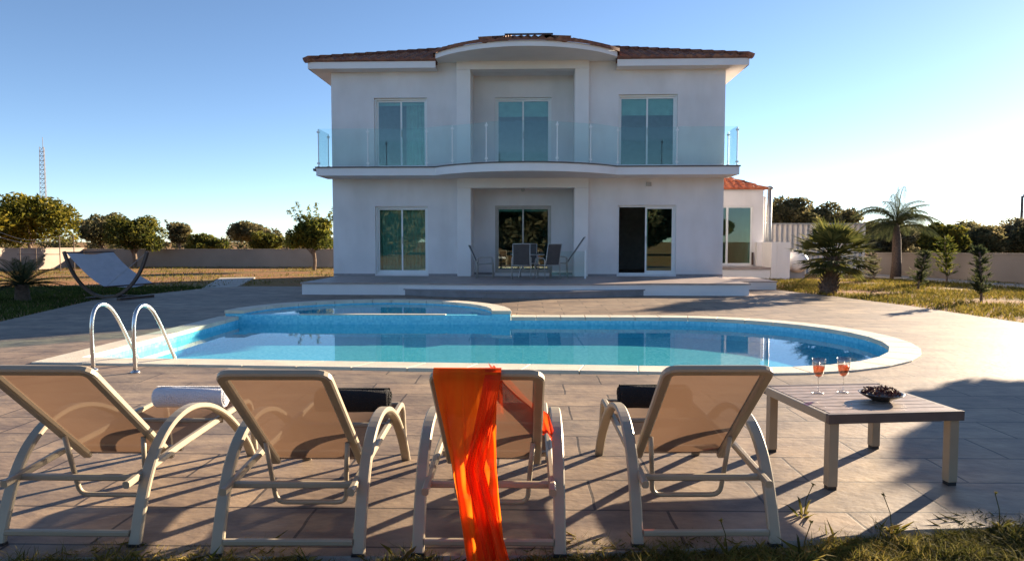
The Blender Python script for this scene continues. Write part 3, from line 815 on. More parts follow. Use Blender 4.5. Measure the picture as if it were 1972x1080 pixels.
garden_wall('long shaded garden wall behind the lawn and hammock', (-25.0, 39), (14.4, 39), .93, .93)
garden_wall('shaded garden wall behind the palms and young shrubs', (18.4, 14), (14.5, 33), 1.08, .84)
mb = MB(); mb.prism([(15.9, 16), (16.9, 16), (14.1, 32), (13.2, 32)], -.03, .045)
tag(mb.build('path', 'path_concrete'), kind='structure')
mb = MB(); mb.prism([(-9.7, 20.6), (-8.9, 21.2), (-10.6, 27), (-11.8, 26.6)], -.03, .01)
tag(mb.build('garden_path', 'path_concrete'), kind='structure')

# ------------------------------------------------------------------ vegetation helpers
def leaf_cloud(mb, blobs, n, size, rnd, flat=.0, shell=.55):
    vol = [a*b*c for (_, _, _, a, b, c) in blobs]; tot = sum(vol)
    for (x, y, z, a, b, c), v in zip(blobs, vol):
        for _ in range(int(n*v/tot)):
            d = Vector((rnd.gauss(0, 1), rnd.gauss(0, 1), rnd.gauss(0, 1))).normalized()
            r = (shell+(1.06-shell)*rnd.random()**.7)*(1+.10*math.sin(d.x*9+x*5)*math.sin(d.y*7+z*3)*math.cos(d.z*8))
            p = Vector((x+d.x*a*r, y+d.y*b*r, z+d.z*c*r))
            u = Vector((rnd.gauss(0, 1), rnd.gauss(0, 1), rnd.gauss(0, .8))).normalized()
            w_ = u.cross(Vector((rnd.gauss(0, 1), rnd.gauss(0, 1), rnd.gauss(0, 1)))).normalized()
            s_ = size*rnd.uniform(.55, 1.35)
            mb.poly([p-u*s_, p+w_*s_*.42-u*s_*.1, p+u*s_, p-w_*s_*.42+u*s_*.1])
def crown_blobs(hw, z0, z1, k, rnd, dome=.6):
    out = [(0, 0, (z0+z1)/2, hw*.62, hw*.62, (z1-z0)*.38)]
    H = z1-z0
    for i in range(k):
        a = rnd.uniform(0, 2*PI); rr = hw*rnd.uniform(.25, .78)
        zz = z0+H*rnd.uniform(.25, .86)
        lim = 1-max(0, (zz-z0)/H-.45)*dome*1.4
        s_ = hw*rnd.uniform(.24, .42)
        out.append((rr*lim*math.cos(a), rr*lim*math.sin(a), zz, s_, s_, min(s_*rnd.uniform(.6, .85), H*.3)))
    return out
def tree(name, label, x, y, hw, z0, z1, mat, seed, leaves=5000, size=.13, k=14, group=None, trunk_r=.12, cat='tree', dome=.6, sprigs=0, lean=0., blobs=None):
    rnd = random.Random(seed)
    o = empty(name, (x, y, 0), label=label, cat=cat, group=group)
    t_ = MB(); top = (lean*.6, 0, z0+(z1-z0)*.45)
    t_.tube(catmull([(0, 0, -.05), (lean*.2+.04, .02, z0*.5), (lean*.4, 0, z0+.1*(z1-z0)), top], 4), trunk_r, 8, scale=None)
    blobs = blobs or crown_blobs(hw, z0, z1, k, rnd, dome)
    for bl in blobs[1:8]:
        m1 = (bl[0]*.4+lean*.4, bl[1]*.4, (z0+bl[2])/2)
        t_.tube(catmull([(lean*.35, 0, z0*.85), m1, (bl[0], bl[1], bl[2])], 3), trunk_r*.38, 6, scale=[1-.1*i for i in range(7)])
    t_.build('trunk', 'bark', o, smooth=True)
    c = MB(); leaf_cloud(c, blobs, leaves, size, rnd)
    for _ in range(sprigs):
        a = rnd.uniform(0, 2*PI); p = Vector((hw*.6*math.cos(a), hw*.6*math.sin(a), z0+(z1-z0)*rnd.uniform(.6, .95)))
        d = Vector((math.cos(a)*.7, math.sin(a)*.7, rnd.uniform(.6, 1.4))).normalized()
        L_ = hw*rnd.uniform(.3, .6)
        leaf_cloud(c, [(p.x+d.x*L_*q, p.y+d.y*L_*q, p.z+d.z*L_*q, hw*.09, hw*.09, hw*.09) for q in (.2, .5, .8, 1.)], 60, size*.8, rnd, shell=.1)
    c.build('crown', mat, o)
    return o
HT = 'trees along the garden boundary'
def ptree(name, label, pxc, ytop, ybot, hwpx, d, mat, seed, **k):
    """world placement from bearings measured in the photo; d is the distance of the tree"""
    s_ = F/d; X = (pxc-1013)/s_
    return tree(name, label, X, d, hwpx/s_, max(.25, 1.4+(465-ybot)/s_), 1.4+(465-ytop)/s_, mat, seed, group=HT, **k)
ptree('broadleaf_tree', 'broad yellow green tree at the far left above the sunlit wall', 45, 380, 478, 98, 46, 'leaf_yellow', 1, leaves=9000, size=.16, k=22)
ptree('pine_tree', 'dark tree between the yellow tree and the rounded olive tree', 188, 404, 482, 54, 58, 'leaf_dark', 2, leaves=5000, size=.18)
ptree('olive_tree', 'rounded olive green tree behind the hammock', 250, 420, 488, 58, 37.5, 'leaf_olive', 3, leaves=8000, size=.10, k=18)
ptree('pine_tree', 'small dark tree with an open crown beyond the long wall', 340, 430, 476, 30, 60, 'leaf_dark', 4, leaves=4200, size=.14, k=20, sprigs=3)
ptree('bushy_tree', 'low olive bush showing over the middle of the long wall', 393, 453, 486, 40, 47, 'leaf_olive', 5, leaves=3500, size=.13)
ptree('umbrella_pine', 'dark flat topped pine beyond the long wall', 486, 431, 470, 52, 62, 'leaf_dark', 6, leaves=7500, size=.15, k=26, dome=.25)
ptree('bushy_tree', 'green bush in front of the flat topped pine', 512, 446, 486, 40, 46, 'leaf_olive', 8, leaves=4000, size=.12)
ptree('citrus_tree', 'leafy green tree with a slim trunk against the villa corner', 602, 414, 488, 52, 34, 'leaf_green', 9, leaves=9000, size=.085, k=20, sprigs=12, trunk_r=.09)
ptree('pine_tree', 'dark pine rising behind the flue pipe', 1512, 384, 455, 54, 46, 'leaf_dark', 11, leaves=6000, size=.14, k=18)
ptree('pine_tree', 'dark pine with a lumpy crown above the gas tank', 1568, 398, 455, 54, 48, 'leaf_dark', 12, leaves=5000, size=.14, k=16)
ptree('umbrella_pine', 'low rounded pine behind the fan palm', 1612, 406, 452, 46, 50, 'leaf_dark', 13, leaves=3500, size=.14, dome=.3)
bg_r = [(1668, 424, 36, 52, 'leaf_dark', 'dark tree between the fan palm and the tall palm'), (1705, 436, 44, 44, 'leaf_grey', 'greyish tree behind the trunk of the tall palm'), (1758, 432, 42, 48, 'leaf_dark', 'dark tree just right of the tall palm'),
        (1806, 430, 34, 42, 'leaf_olive', 'olive tree with yellowish leaves behind the third young shrub'), (1838, 427, 46, 52, 'leaf_dark', 'wide dark tree in the middle of the right hand tree line'), (1886, 434, 40, 46, 'leaf_dark', 'dark round tree beside the utility pole'),
        (1936, 424, 44, 50, 'leaf_grey', 'grey green tree behind the utility pole'), (1985, 424, 44, 47, 'leaf_dark', 'dark tree at the right end of the tree line')]
for i, (xx, yt, hw_, d, mt, lb) in enumerate(bg_r):
    ptree('broadleaf_tree', lb, xx, yt, 496, hw_*1.3, d, mt, 20+i, leaves=7500, size=.13, k=24, dome=.4)

def frond(mb, base, yaw, elev, length, droop, nl, ll, lw, rnd, vee=.5, hang=.3):
    """pinnate palm frond: curved rib with leaflets"""
    P = []; d = Vector((math.cos(yaw)*math.cos(elev), math.sin(yaw)*math.cos(elev), math.sin(elev)))
    p = Vector(base); n_ = 12
    for i in range(n_+1):
        P.append(p.copy()); p = p+d*(length/n_); d = (d+Vector((0, 0, -droop/n_))).normalized()
    mb.tube(P, .022*length/1.6, 5, scale=[1-.06*i for i in range(n_+1)])
    side = Vector((-math.sin(yaw), math.cos(yaw), 0))
    for i in range(nl):
        u = .14+.86*i/nl; q = u*n_; j = min(int(q), n_-1); c = P[j].lerp(P[j+1], q-j); t_ = (P[j+1]-P[j]).normalized()
        for s_ in (-1, 1):
            l_ = ll*math.sin(PI*min(1, .15+.85*u)**.8)*rnd.uniform(.8, 1.1)+.05
            dd = (side*s_*.8+t_*.55+Vector((0, 0, vee*.3))).normalized()
            e1 = c+dd*l_*.5; e2 = c+dd*l_+Vector((0, 0, -hang*l_))
            wv = t_*lw
            mb.poly([c-wv*.4, e1-wv, e2, e1+wv, c+wv*.4])
def shade_palm():
    rnd = random.Random(5)
    o = empty('feather_palm', (14.2, 27.0, 0), label='tall feather palm with arching fronds near the right wall', cat='palm tree')
    t_ = MB(); t_.tube([(0, 0, -.05), (.02, 0, .6), (.0, 0, 1.5), (-.02, 0, 2.1)], .17, 12, scale=[1.2, 1.0, .9, .45]); t_.build('trunk', 'palm_bark', o, smooth=True)
    c = MB()
    for i in range(27):
        a = i*2.399+.4; el = rnd.uniform(.35, 1.4); frond(c, (0, 0, 2.0), a, el, rnd.uniform(1.2, 2.0), rnd.uniform(1.6, 2.9), 44, .42, .010, rnd, hang=.7)
    frond(c, (0, 0, 2.0), PI*.98, 1.1, 2.2, 2.6, 46, .45, .013, rnd, hang=.9); frond(c, (0, 0, 1.9), .05, .35, 1.9, 1.3, 46, .45, .013, rnd, hang=.8)
    frond(c, (0, 0, 2.0), 1.2, 1.54, 1.5, .05, 26, .12, .012, rnd)
    c.build('crown', 'palm_dark', o)
shade_palm()
def fan_palm():
    rnd = random.Random(9)
    o = empty('fan_palm', (8.24, 19.1, 0), label='short fan palm with a thick trunk at the edge of the paving', cat='palm tree')
    t_ = MB(); t_.tube([(0, 0, -.05), (.02, 0, .2), (.08, 0, .5), (.12, 0, .8), (.14, 0, 1.0)], .21, 14, scale=[1.15, 1.0, .78, .8, .6])
    for i in range(60):      # cut frond stubs
        a = i*2.399; z = .05+.9*i/60; r = .2-.06*z
        t_.tube([(.1*z+r*math.cos(a), r*math.sin(a), z), (.1*z+(r+.09)*math.cos(a), (r+.09)*math.sin(a), z+.12)], .03, 5, scale=[1, .5])
    t_.build('trunk', 'palm_bark', o)
    c = MB()
    for i in range(78):
        a = i*2.399+.3; el = -.50+1.75*(i/78)**.9+rnd.uniform(-.12, .12); L_ = rnd.uniform(.68, .92)
        d = Vector((math.cos(a)*math.cos(el), math.sin(a)*math.cos(el), math.sin(el)))
        b0 = Vector((.14, 0, .92)); e = b0+d*L_*.8
        c.tube([b0, b0+d*L_*.45+Vector((0, 0, .03)), e], .011, 5)
        s_ = Vector((-math.sin(a), math.cos(a), 0)); up_ = d.cross(s_)*-1
        for k_ in range(19):
            f_ = -1.25+2.5*k_/18; dir_ = (d*math.cos(f_)+s_*math.sin(f_)+Vector((0, 0, -.10))).normalized()
            l_ = L_*.72*(1-.25*abs(f_)/1.25)*rnd.uniform(.9, 1.08); wv = dir_.cross(up_).normalized()*.024
            m1 = e+dir_*l_*.55; m2 = e+dir_*l_+Vector((0, 0, -.10*rnd.random()))
            c.poly([e, m1-wv, m2, m1+wv])
    c.build('crown', 'palm_leaf', o)
fan_palm()
def sago():
    rnd = random.Random(3)
    o = empty('sago_palm', (-12.0, 16.3, 0), label='low dark sago palm with stiff fronds at the left lawn', cat='palm tree')
    t_ = MB(); t_.tube([(0, 0, -.05), (0, 0, .38)], .17, 12, scale=[1, .8]); t_.build('trunk', 'palm_bark', o)
    c = MB()
    for i in range(34):
        frond(c, (0, 0, .36), i*2.399, rnd.uniform(.05, 1.1), rnd.uniform(.8, 1.15), rnd.uniform(.5, 1.0), 32, .2, .008, rnd, hang=.1)
    c.build('crown', 'palm_dark', o)
sago()
def shrub(x, y, h, hw, seed, label, mat='palm_dark', sparse=False):
    rnd = random.Random(seed)
    o = empty('young_shrub', (x, y, 0), label=label, cat='shrub', group='young shrubs on the right lawn')
    s_ = MB(); lean = rnd.uniform(-.15, .2)*h
    s_.tube(catmull([(0, 0, -.05), (lean*.3, 0, h*.4), (lean, 0, h*.92)], 4), .03, 6); s_.build('stem', 'bark', o)
    c = MB()
    for i in range(int(85*h)):
        u = .12+.86*rnd.random(); a = rnd.uniform(0, 2*PI); b0 = Vector((lean*u, 0, h*u)); L_ = hw*rnd.uniform(.3, 1.6)*(1.15-.6*u)
        d = Vector((math.cos(a), math.sin(a), rnd.uniform(.2, 1.1))).normalized()
        for q in range(14):
            w_ = rnd.random(); p = b0+d*L_*w_; r_ = Vector((rnd.gauss(0, 1), rnd.gauss(0, 1), rnd.gauss(0, 1))).normalized(); n_ = r_.cross(d).normalized(); z_ = rnd.uniform(.05, .15)
            c.poly([p-n_*z_*.16, p+(d*.7+r_*.5)*z_, p+n_*z_*.16])
    c.build('foliage', mat, o)
shrub(12.5, 25.2, .95, .28, 1, 'small wispy shrub near the foot of the fan palm crown', 'leaf_grey')
shrub(11.2, 20.1, 1.12, .26, 2, 'leaning young shrub between the two palms and the wall', 'palm_dark')
shrub(14.3, 23.9, 1.5, .38, 3, 'young shrub with yellowish leafy top beyond the leaning one', 'leaf_green')
shrub(10.75, 16.6, 1.25, .24, 4, 'dark upright young shrub nearest to the paving', 'palm_dark')
# tree standing on the right lawn whose shade falls on the paving
rb = random.Random(6)
BL = [(0.1, 0, 2.05, 1.2, 1.2, .30), (1.0, -.6, 2.1, 1.2, 1.2, .35), (.15, -.20, 2.52, 1.12, 1.12, .24), (1.5, -1.6, 2.45, 1.1, 1.1, .35)]
for i in range(16):
    a = rb.uniform(0, 2*PI); r = rb.uniform(.8, 1.2); BL.append((r*math.cos(a), r*math.sin(a), rb.uniform(1.9, 2.25), .36, .36, .18))
for i in range(12):
    a = rb.uniform(0, 2*PI); r = rb.uniform(.5, .85); BL.append((.62+r*math.cos(a), -.70+r*math.sin(a), rb.uniform(2.3, 2.6), .3, .3, .14))
tree('olive_tree', 'dense olive tree on the lawn beyond the right edge, shading the paving', 10.75, 10.85, 1.5, 1.8, 2.9, 'leaf_olive', 77, leaves=24000, size=.09, trunk_r=.10, blobs=BL)

# trees and wall behind the viewpoint (seen only as reflections in the doors)
for i, (xx, yy, hh) in enumerate(((-16, -26, 7), (-7, -30, 8), (1, -27, 7.5), (9, -31, 8.5), (17, -27, 7))):
    tree('broadleaf_tree', ['tall tree beyond the rear lawn, %s' % q for q in ('outermost by the corner', 'beside the outermost one', 'middle of the row', 'right of the middle one', 'by the opposite corner')][i], xx, yy, 5.4, -.4, hh, 'leaf_grey', 50+i, leaves=12000, size=.50, k=30, dome=.2, group='trees behind the viewpoint')

mb = MB(); rnd = random.Random(31)
for i in range(130):
    x = -120+240*i/129+rnd.uniform(-1, 1); h = rnd.uniform(1.2, 2.6)
    leaf_cloud(mb, [(x, 118+rnd.uniform(-4, 4), h*.5, 1.7, 1.5, h*.55)], 170, .32, rnd, shell=.3)
tag(mb.build('far_woods', 'leaf_dark'), kind='stuff')

# ------------------------------------------------------------------ grass
def blades(n, fn, h0, h1, wd, mat, seed, tagname='grass', lean=.5):
    rnd = random.Random(seed); c = MB()
    for _ in range(n):
        p = fn(rnd)
        if not p: continue
        x, y = p; h = rnd.uniform(h0, h1); a = rnd.uniform(0, 2*PI); s_ = Vector((math.cos(a), math.sin(a), 0))*wd*rnd.uniform(.6, 1.3)
        b0 = Vector((x, y, -.03)); l_ = Vector((rnd.gauss(0, lean), rnd.gauss(0, lean), 0))*h
        m1 = b0+Vector((0, 0, h*.6))+l_*.35; e = b0+Vector((0, 0, h*.95))+l_
        c.poly([b0-s_, b0+s_, m1+s_*.6, e, m1-s_*.6])
    return tag(c.build(tagname, mat), kind='stuff')
def edge_y(x):     # paving's near edge
    pts = DECK[:8]
    for p, q in zip(pts, pts[1:]):
        if p[0] <= x <= q[0]: return p[1]+(q[1]-p[1])*(x-p[0])/(q[0]-p[0])
    return 3
def front(rnd):
    x = rnd.uniform(-2.7, 3.6); y = edge_y(x)+.10*math.sin(x*3.1)+.06*math.sin(x*9)-abs(rnd.gauss(0, .42))+.04
    return (x, y) if y > 1.9 else None
blades(62000, front, .012, .055, .0020, 'grass_blade', 4, lean=1.1)
def clumps(rnd, C=[(random.uniform(-2.6, 3.4), random.uniform(.02, .55)) for _ in range(170)]):
    cx_, dy = rnd.choice(C); return (cx_+rnd.gauss(0, .03), edge_y(cx_)-dy+rnd.gauss(0, .03)+.03)
blades(7000, clumps, .04, .10, .0022, 'grass_blade', 8, lean=.7)
def lawn_r(rnd):
    y = rnd.uniform(11, 26); x = rnd.uniform(7.6, 16.8)
    ed = 8.6 if y < 12 else (8.6-(y-12)*.065 if y < 15 else 8.4-(y-15.1)*.18 if y < 17.9 else 7.9-(y-17.9)*.28)
    if x < ed+.05: return None
    if math.sin(x*1.3+y*.9)+math.sin(x*.7-y*1.7)+rnd.uniform(-.8, .8) < -.75: return None
    return x, y
blades(42000, lawn_r, .05, .13, .010, 'lawn_blade', 5, lean=.5)
def lawn_l(rnd):
    y = rnd.uniform(10.5, 21.5); x = rnd.uniform(-17, -9)
    ed = -9.2-(y-11.9)*.256 if y < 16.4 else -10.35+(y-16.4)*.17
    return (x, y) if x < ed-.05 else None
blades(26000, lawn_l, .05, .11, .010, 'lawn_cool', 6, lean=.5)
def field_l(rnd):
    y = rnd.uniform(21.6, 38.5); x = rnd.uniform(-24.5, -6.3)
    if math.sin(x*.9+y*.5)+math.sin(x*.4-y*1.1)+rnd.uniform(-.9, .9) < .15: return None
    return x, y
blades(9000, field_l, .04, .12, .014, 'lawn_blade', 16, lean=.5)
# single weeds that lean over the paving
def weed(x, y, seed, label, h=.2):
    h *= .75
    rnd = random.Random(seed); o = MB()
    for i in range(9):
        a = rnd.uniform(0, 2*PI); d = Vector((math.cos(a), math.sin(a), 0)); L_ = h*rnd.uniform(.5, 1.1); s_ = Vector((-d.y, d.x, 0))*.005
        P = [Vector((0, 0, -.03))+d*L_*u*.8+Vector((0, 0, L_*(1.3*u-.75*u*u))) for u in (0, .35, .7, 1)]
        o.poly([P[0]-s_, P[0]+s_, P[1]+s_*1.3, P[2]+s_, P[3], P[2]-s_, P[1]-s_*1.3])
    for i in range(1):
        a = rnd.uniform(0, 2*PI); e = Vector((math.cos(a)*h*.3, math.sin(a)*h*.3, h*1.15)); o.tube([(0, 0, -.03), (e.x*.3, e.y*.3, h*.6), e], .0022, 5)
        for q in range(7):
            v_ = Vector((rnd.gauss(0, 1), rnd.gauss(0, 1), rnd.gauss(0, 1))).normalized()*.016; w_ = v_.orthogonal().normalized()*.006
            o.poly([e-w_, e+v_, e+w_])
    tag(o.build('weed', 'grass_blade', loc=(x, y, 0)), label, 'weed', 'weeds at the paving edge')
weed(1.42, 3.52, 1, 'seeding weed in front of the table leg', .2)
weed(1.78, 3.34, 2, 'flat leafy weed at the paving edge right of the last lounger', .2)
weed(.92, 3.12, 3, 'thin weed under the rightmost lounger', .16)
weed(1.2, 2.98, 4, 'long bladed weed in the shaded grass', .24)
weed(2.35, 3.42, 5, 'tufted weed on the sunlit grass edge', .17)

# ------------------------------------------------------------------ sun loungers
LG = 'sun loungers lined up facing the pool'
def back_pt(u, off=0.):
    """point on the backrest plane: u=0 pivot, u=1 top; returns (y, z)"""
    a = R(41); L_ = .885
    return (.52-L_*u*math.cos(a)+off*math.sin(a), .262+L_*u*math.sin(a)+off*math.cos(a))
def lounger(label):
    o = empty('sun_lounger', (0, 0, 0), label=label, cat='sun lounger', group=LG)
    A = [(0, 0), (.05, .14), (.11, .27), (.20, .39), (.34, .48), (.53, .515), (.74, .48), (.95, .385), (1.14, .25), (1.28, .12), (1.37, 0)]
    for sx in (-1, 1):
        m_ = MB(); m_.bar([(sx*.318, p.y, p.z) for p in catmull([(0, y, z) for y, z in A], 4)], .055, .028); m_.build('arm_leg', 'frame_taupe', o, smooth=False)
        m_ = MB(); pth = fillet([(sx*.285, -.0, .285), (sx*.285, .5, .325), (sx*.285, 1.0, .345), (sx*.285, 1.44, .36), (sx*.29, 1.50, 0)], .10)
        m_.bar(pth, .032, .034); m_.build('seat_rail', 'frame_taupe', o)
        MB().box(sx*.318-.03, sx*.318+.03, -.018, .018, -.001, .012).build('foot_cap', 'black_plastic', o)
    for (xx, yy, zz, th) in ((.29, .105, .285, .03), (.29, .012, .055, .028), (.27, 1.40, .35, .03), (.27, .56, .29, .028), (.285, 1.02, .32, .024)):
        MB().bar([(-xx, yy, zz), (xx, yy, zz)], th, th, side=(0, 1, 0)).build('crossbar', 'frame_taupe', o)
    # seat sling
    m_ = MB()
    m_.grid(lambda u, v: (-.272+.544*u, (.54+.88*v), .30+.062*v-.028*math.sin(PI*u)), 10, 20)
    m_.build('seat_sling', 'sling', o, smooth=True)
    # backrest frame and sling
    def bp(x, u, off=0.): y, z = back_pt(u, off); return (x, y, z)
    W = .222
    m_ = MB(); m_.bar(fillet([bp(-W, 0), bp(-W, 1.), bp(W, 1.), bp(W, 0)], .045, 5), .034, .046, side=(0, math.sin(R(41)), math.cos(R(41))))
    m_.build('backrest_frame', 'frame_taupe', o)
    m_ = MB(); m_.grid(lambda u, v: bp(-W+.012+(2*W-.024)*u, .005+.975*v, .008-.018*math.sin(PI*u)*math.sin(PI*v)), 10, 14)
    m_.build('backrest_sling', 'sling', o, smooth=True)
    # prop stay under the backrest
    y0_, z0_ = back_pt(.30, -.02)
    m_ = MB(); q = fillet([(-.20, y0_, z0_), (-.185, y0_+.03, .26), (-.175, y0_+.07, .10), (.175, y0_+.07, .10), (.185, y0_+.03, .26), (.20, y0_, z0_)], .05, 5)
    m_.tube(q, .0125, 8); m_.build('prop_stay', 'frame_taupe', o, smooth=True)
    return o
LB = ['leftmost sun lounger, cut off by the left edge and holding a white towel',
      'second sun lounger from the left, with a black towel at its foot',
      'sun lounger with an orange sarong hung over its backrest',
      'sun lounger beside the slatted table, with a black towel at its foot']
LP = [(-2.12, 3.10, 0), (-1.065, 3.02, 1.), (-.165, 3.04, 0), (.835, 3.16, 1.5)]
L0 = lounger(LB[0])
LO = []
for i, (x, y, a) in enumerate(LP):
    o = L0 if i == 0 else copy_tree(L0)
    o.location = (x, y, 0); o.rotation_euler.z = R(a); o['label'] = LB[i]; LO.append(o)
def towel(li, x, y, L_, r, mat, label):
    px_, py_, a = LP[li]; M_ = Matrix.Translation((px_, py_, 0)) @ Matrix.Rotation(R(a), 4, 'Z')
    p = M_ @ Vector((x, y, .365+r*.9))
    o = empty('rolled_towel', p, R(a), label=label, cat='towel', group='rolled towels on the loungers')
    m_ = MB(); k = 26
    sec = []
    for j in range(k): th = 2*PI*j/k; rr = r*(1+.05*math.sin(3*th+1)); sec.append((rr*math.cos(th), rr*math.sin(th)*.92))
    m_.sweep([(-L_/2, 0, 0), (-L_/2+.012, 0, 0), (-L_*.2, .004, .003), (L_*.2, -.003, .002), (L_/2-.012, 0, 0), (L_/2, 0, 0)], sec, side=(0, 1, 0), scale=[.9, 1, 1.03, .99, 1, .9])
    m_.build('roll', mat, o, smooth=True)
    m_ = MB()       # spiral end lines and loose outer flap
    for s_ in (-1, 1):
        sp = [(s_*(L_/2+.003), (r*.85)*(1-t/44)*math.cos(t*.45), (r*.80)*(1-t/44)*math.sin(t*.45)) for t in range(42)]
        m_.tube(sp, .0042, 5)
    m_.build('spiral_end', mat, o, smooth=True)
    m_ = MB(); m_.grid(lambda u, v: (-L_/2+.004+(L_-.008)*u, (r*1.06+.003*math.sin(u*20))*math.cos(.2+1.5*v), (r*1.0)*math.sin(.2+1.5*v)), 20, 8); m_.build('loose_flap', mat, o, smooth=True)
towel(0, .02, 1.18, .44, .068, 'towel_white', 'white rolled towel on the leftmost lounger')
towel(1, .03, 1.17, .44, .075, 'towel_black', 'black rolled towel between the second lounger and the sarong')
towel(3, .0, 1.17, .44, .075, 'towel_black', 'black rolled towel on the lounger beside the table')

# sarong over the third lounger
sx_, sy_, _ = LP[2]
sar = empty('sarong', (sx_, sy_, 0), label='orange sarong draped over the backrest of the third lounger', cat='sarong')
yt, zt_ = back_pt(1.0); 
def drape(x0, x1, hem0, hem1, mid0, mid1, yoff, folds, amp, zlow, fr, ph=0.):
    m_ = MB(); nv = 70; nu = 64
    def fn(u, v):
        s_ = v
        if s_ < fr:          # part lying on the front of the sling
            q = s_/fr; y, z = back_pt(.55+.45*q, .024); x = x0+(x1-x0)*u; return (x, y, z+.004*math.sin(u*18))
        if s_ < fr+.05:      # over the top bar
            q = (s_-fr)/.05; an_ = PI*.23+PI*q*.9
            return (x0+(x1-x0)*u, yt-.004+.03*math.cos(an_)*1.-.0, zt_+.004+.026*math.sin(an_))
        q = (s_-fr-.05)/(1-fr-.05)
        a0 = x0+(mid0-x0)*min(1, q/.5) if q < .5 else mid0+(hem0-mid0)*(q-.5)/.5
        a1 = x1+(mid1-x1)*min(1, q/.5) if q < .5 else mid1+(hem1-mid1)*(q-.5)/.5
        g = min(1, q*3.)
        x = a0+(a1-a0)*(u+g*.05*math.sin(u*folds*2*PI+ph+2*q))
        y = yt-.034+yoff-.02*q+g*amp*(math.sin(u*folds*2*PI+ph+2.2*q)+.45*math.sin(u*folds*4.4*PI+1.3+3*q))*(.35+.65*q)+g*.006*math.sin(u*61+9*q)*math.sin(q*7+u*4)+g*.004*math.sin(u*23+q*31)
        return (x, y, zt_-.0-(zt_-zlow)*q)
    m_.grid(fn, nu, nv); return m_
d1 = drape(-.222, .045, -.085, .09, -.15, .055, 0, 3.6, .020, .04, .22); d1.build('main_drape', 'sarong', sar, smooth=True)
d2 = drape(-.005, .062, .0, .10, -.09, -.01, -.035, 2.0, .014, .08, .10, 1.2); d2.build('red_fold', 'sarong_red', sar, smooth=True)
m_ = MB()
def tail(u, v):
    c0 = Vector((.03, back_pt(1., .03)[0], back_pt(1., .03)[1])); c1 = Vector((.14, *back_pt(.72, .03))); c2 = Vector((.232, *back_pt(.52, .05))); c3 = Vector((.27, *back_pt(.30, .02)))
    if v < .33: c = c0.lerp(c1, v/.33)
    elif v < .72: c = c1.lerp(c2, (v-.33)/.39)
    else: c = c2.lerp(c3, (v-.72)/.28)
    wd = .045+.03*v
    return (c.x+wd*(u-.5)*1.2, c.y+.012*math.sin(u*15+v*5), c.z+wd*(u-.5)*-.7+.012*math.cos(u*13))
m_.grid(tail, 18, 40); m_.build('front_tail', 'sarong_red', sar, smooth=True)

# ------------------------------------------------------------------ slatted table with glasses and bowl
TB = (2.045, 4.31); TRZ = R(7)
tab = empty('slatted_table', (TB[0], TB[1], 0), TRZ, label='low slatted table with metal legs beside the loungers', cat='table')
hx, hy, TH = .408, .40, .438
m_ = MB(); n_ = 9; gap = .006; wdt = (2*hy-.07)/n_
for i in range(n_): y0_ = -hy+.035+i*wdt; m_.box(-hx+.03, hx-.03, y0_+gap/2, y0_+wdt-gap/2, TH-.022, TH-.002)
m_.build('tabletop', 'table_wood', tab, bevel=.002)
m_ = MB(); e = .055
m_.box(-hx, hx, -hy, -hy+.033, TH-e, TH); m_.build('apron', 'table_edge', tab, bevel=.003)
MB().box(-hx, hx, hy-.033, hy, TH-e, TH).build('apron', 'table_edge', tab, bevel=.003)
MB().box(-hx, -hx+.028, -hy+.033, hy-.033, TH-e, TH-.004).build('apron', 'table_alu', tab, bevel=.003)
MB().box(hx-.028, hx, -hy+.033, hy-.033, TH-e, TH-.004).build('apron', 'table_alu', tab, bevel=.003)
for sx in (-1, 1):
    for sy in (-1, 1):
        cx_, cy_ = sx*(hx-.045), sy*(hy-.045)
        lg = MB().box(cx_-.028, cx_+.028, cy_-.028, cy_+.028, .02, TH-e-.001).build('leg', 'table_alu', tab, bevel=.004)
        MB().box(cx_-.024, cx_+.024, cy_-.024, cy_+.024, 0, .02).build('foot_cap', 'black_plastic', lg)
def wineglass(x, y, label):
    o = empty('wine_glass', (x, y, TH), label=label, cat='wine glass', group='glasses of rose wine')
    m_ = MB(); m_.lathe([(.036, .0), (.036, .002), (.012, .006), (.0042, .014), (.0038, .088), (.007, .098), (.020, .110), (.030, .130), (.035, .160), (.0385, .195), (.041, .222), (.0398, .222), (.0372, .195), (.0338, .16), (.0288, .131), (.019, .113), (.005, .102)], k=28)
    m_.build('glass', 'wine_glass', o, smooth=True)
    m_ = MB(); m_.lathe([(.004, .103), (.0183, .1135), (.0281, .1315), (.0331, .16), (.0342, .172)], k=28); m_.build('wine', 'wine', o, smooth=True)
wineglass(1.86, 4.42, 'wine glass nearer the loungers on the slatted table')
wineglass(2.03, 4.45, 'wine glass nearer the dried flower bowl')
bw = empty('potpourri_bowl', (2.16, 4.23, TH), label='dark shallow bowl filled with dried red brown flower heads', cat='bowl')
m_ = MB(); m_.lathe([(.05, 0), (.055, .004), (.085, .018), (.118, .036), (.128, .046), (.122, .046), (.085, .024), (.04, .010)], k=30); m_.build('bowl', 'bowl_dark', bw, smooth=True)
m_ = MB(); rnd = random.Random(2)
for i in range(75):
    a = rnd.uniform(0, 2*PI); r = .105*math.sqrt(rnd.random()); c = Vector((r*math.cos(a), r*math.sin(a), .036+.034*(1-(r/.11)**2)+rnd.uniform(-.004, .012)))
    for q in range(9):
        v_ = Vector((rnd.gauss(0, 1), rnd.gauss(0, 1), rnd.gauss(.3, 1))).normalized()*rnd.uniform(.012, .022); w_ = v_.orthogonal().normalized()*.007
        m_.poly([c, c+v_*.5+w_, c+v_, c+v_*.5-w_])
m_.build('dried_flowers', 'pod_brown', bw)['kind'] = 'stuff'

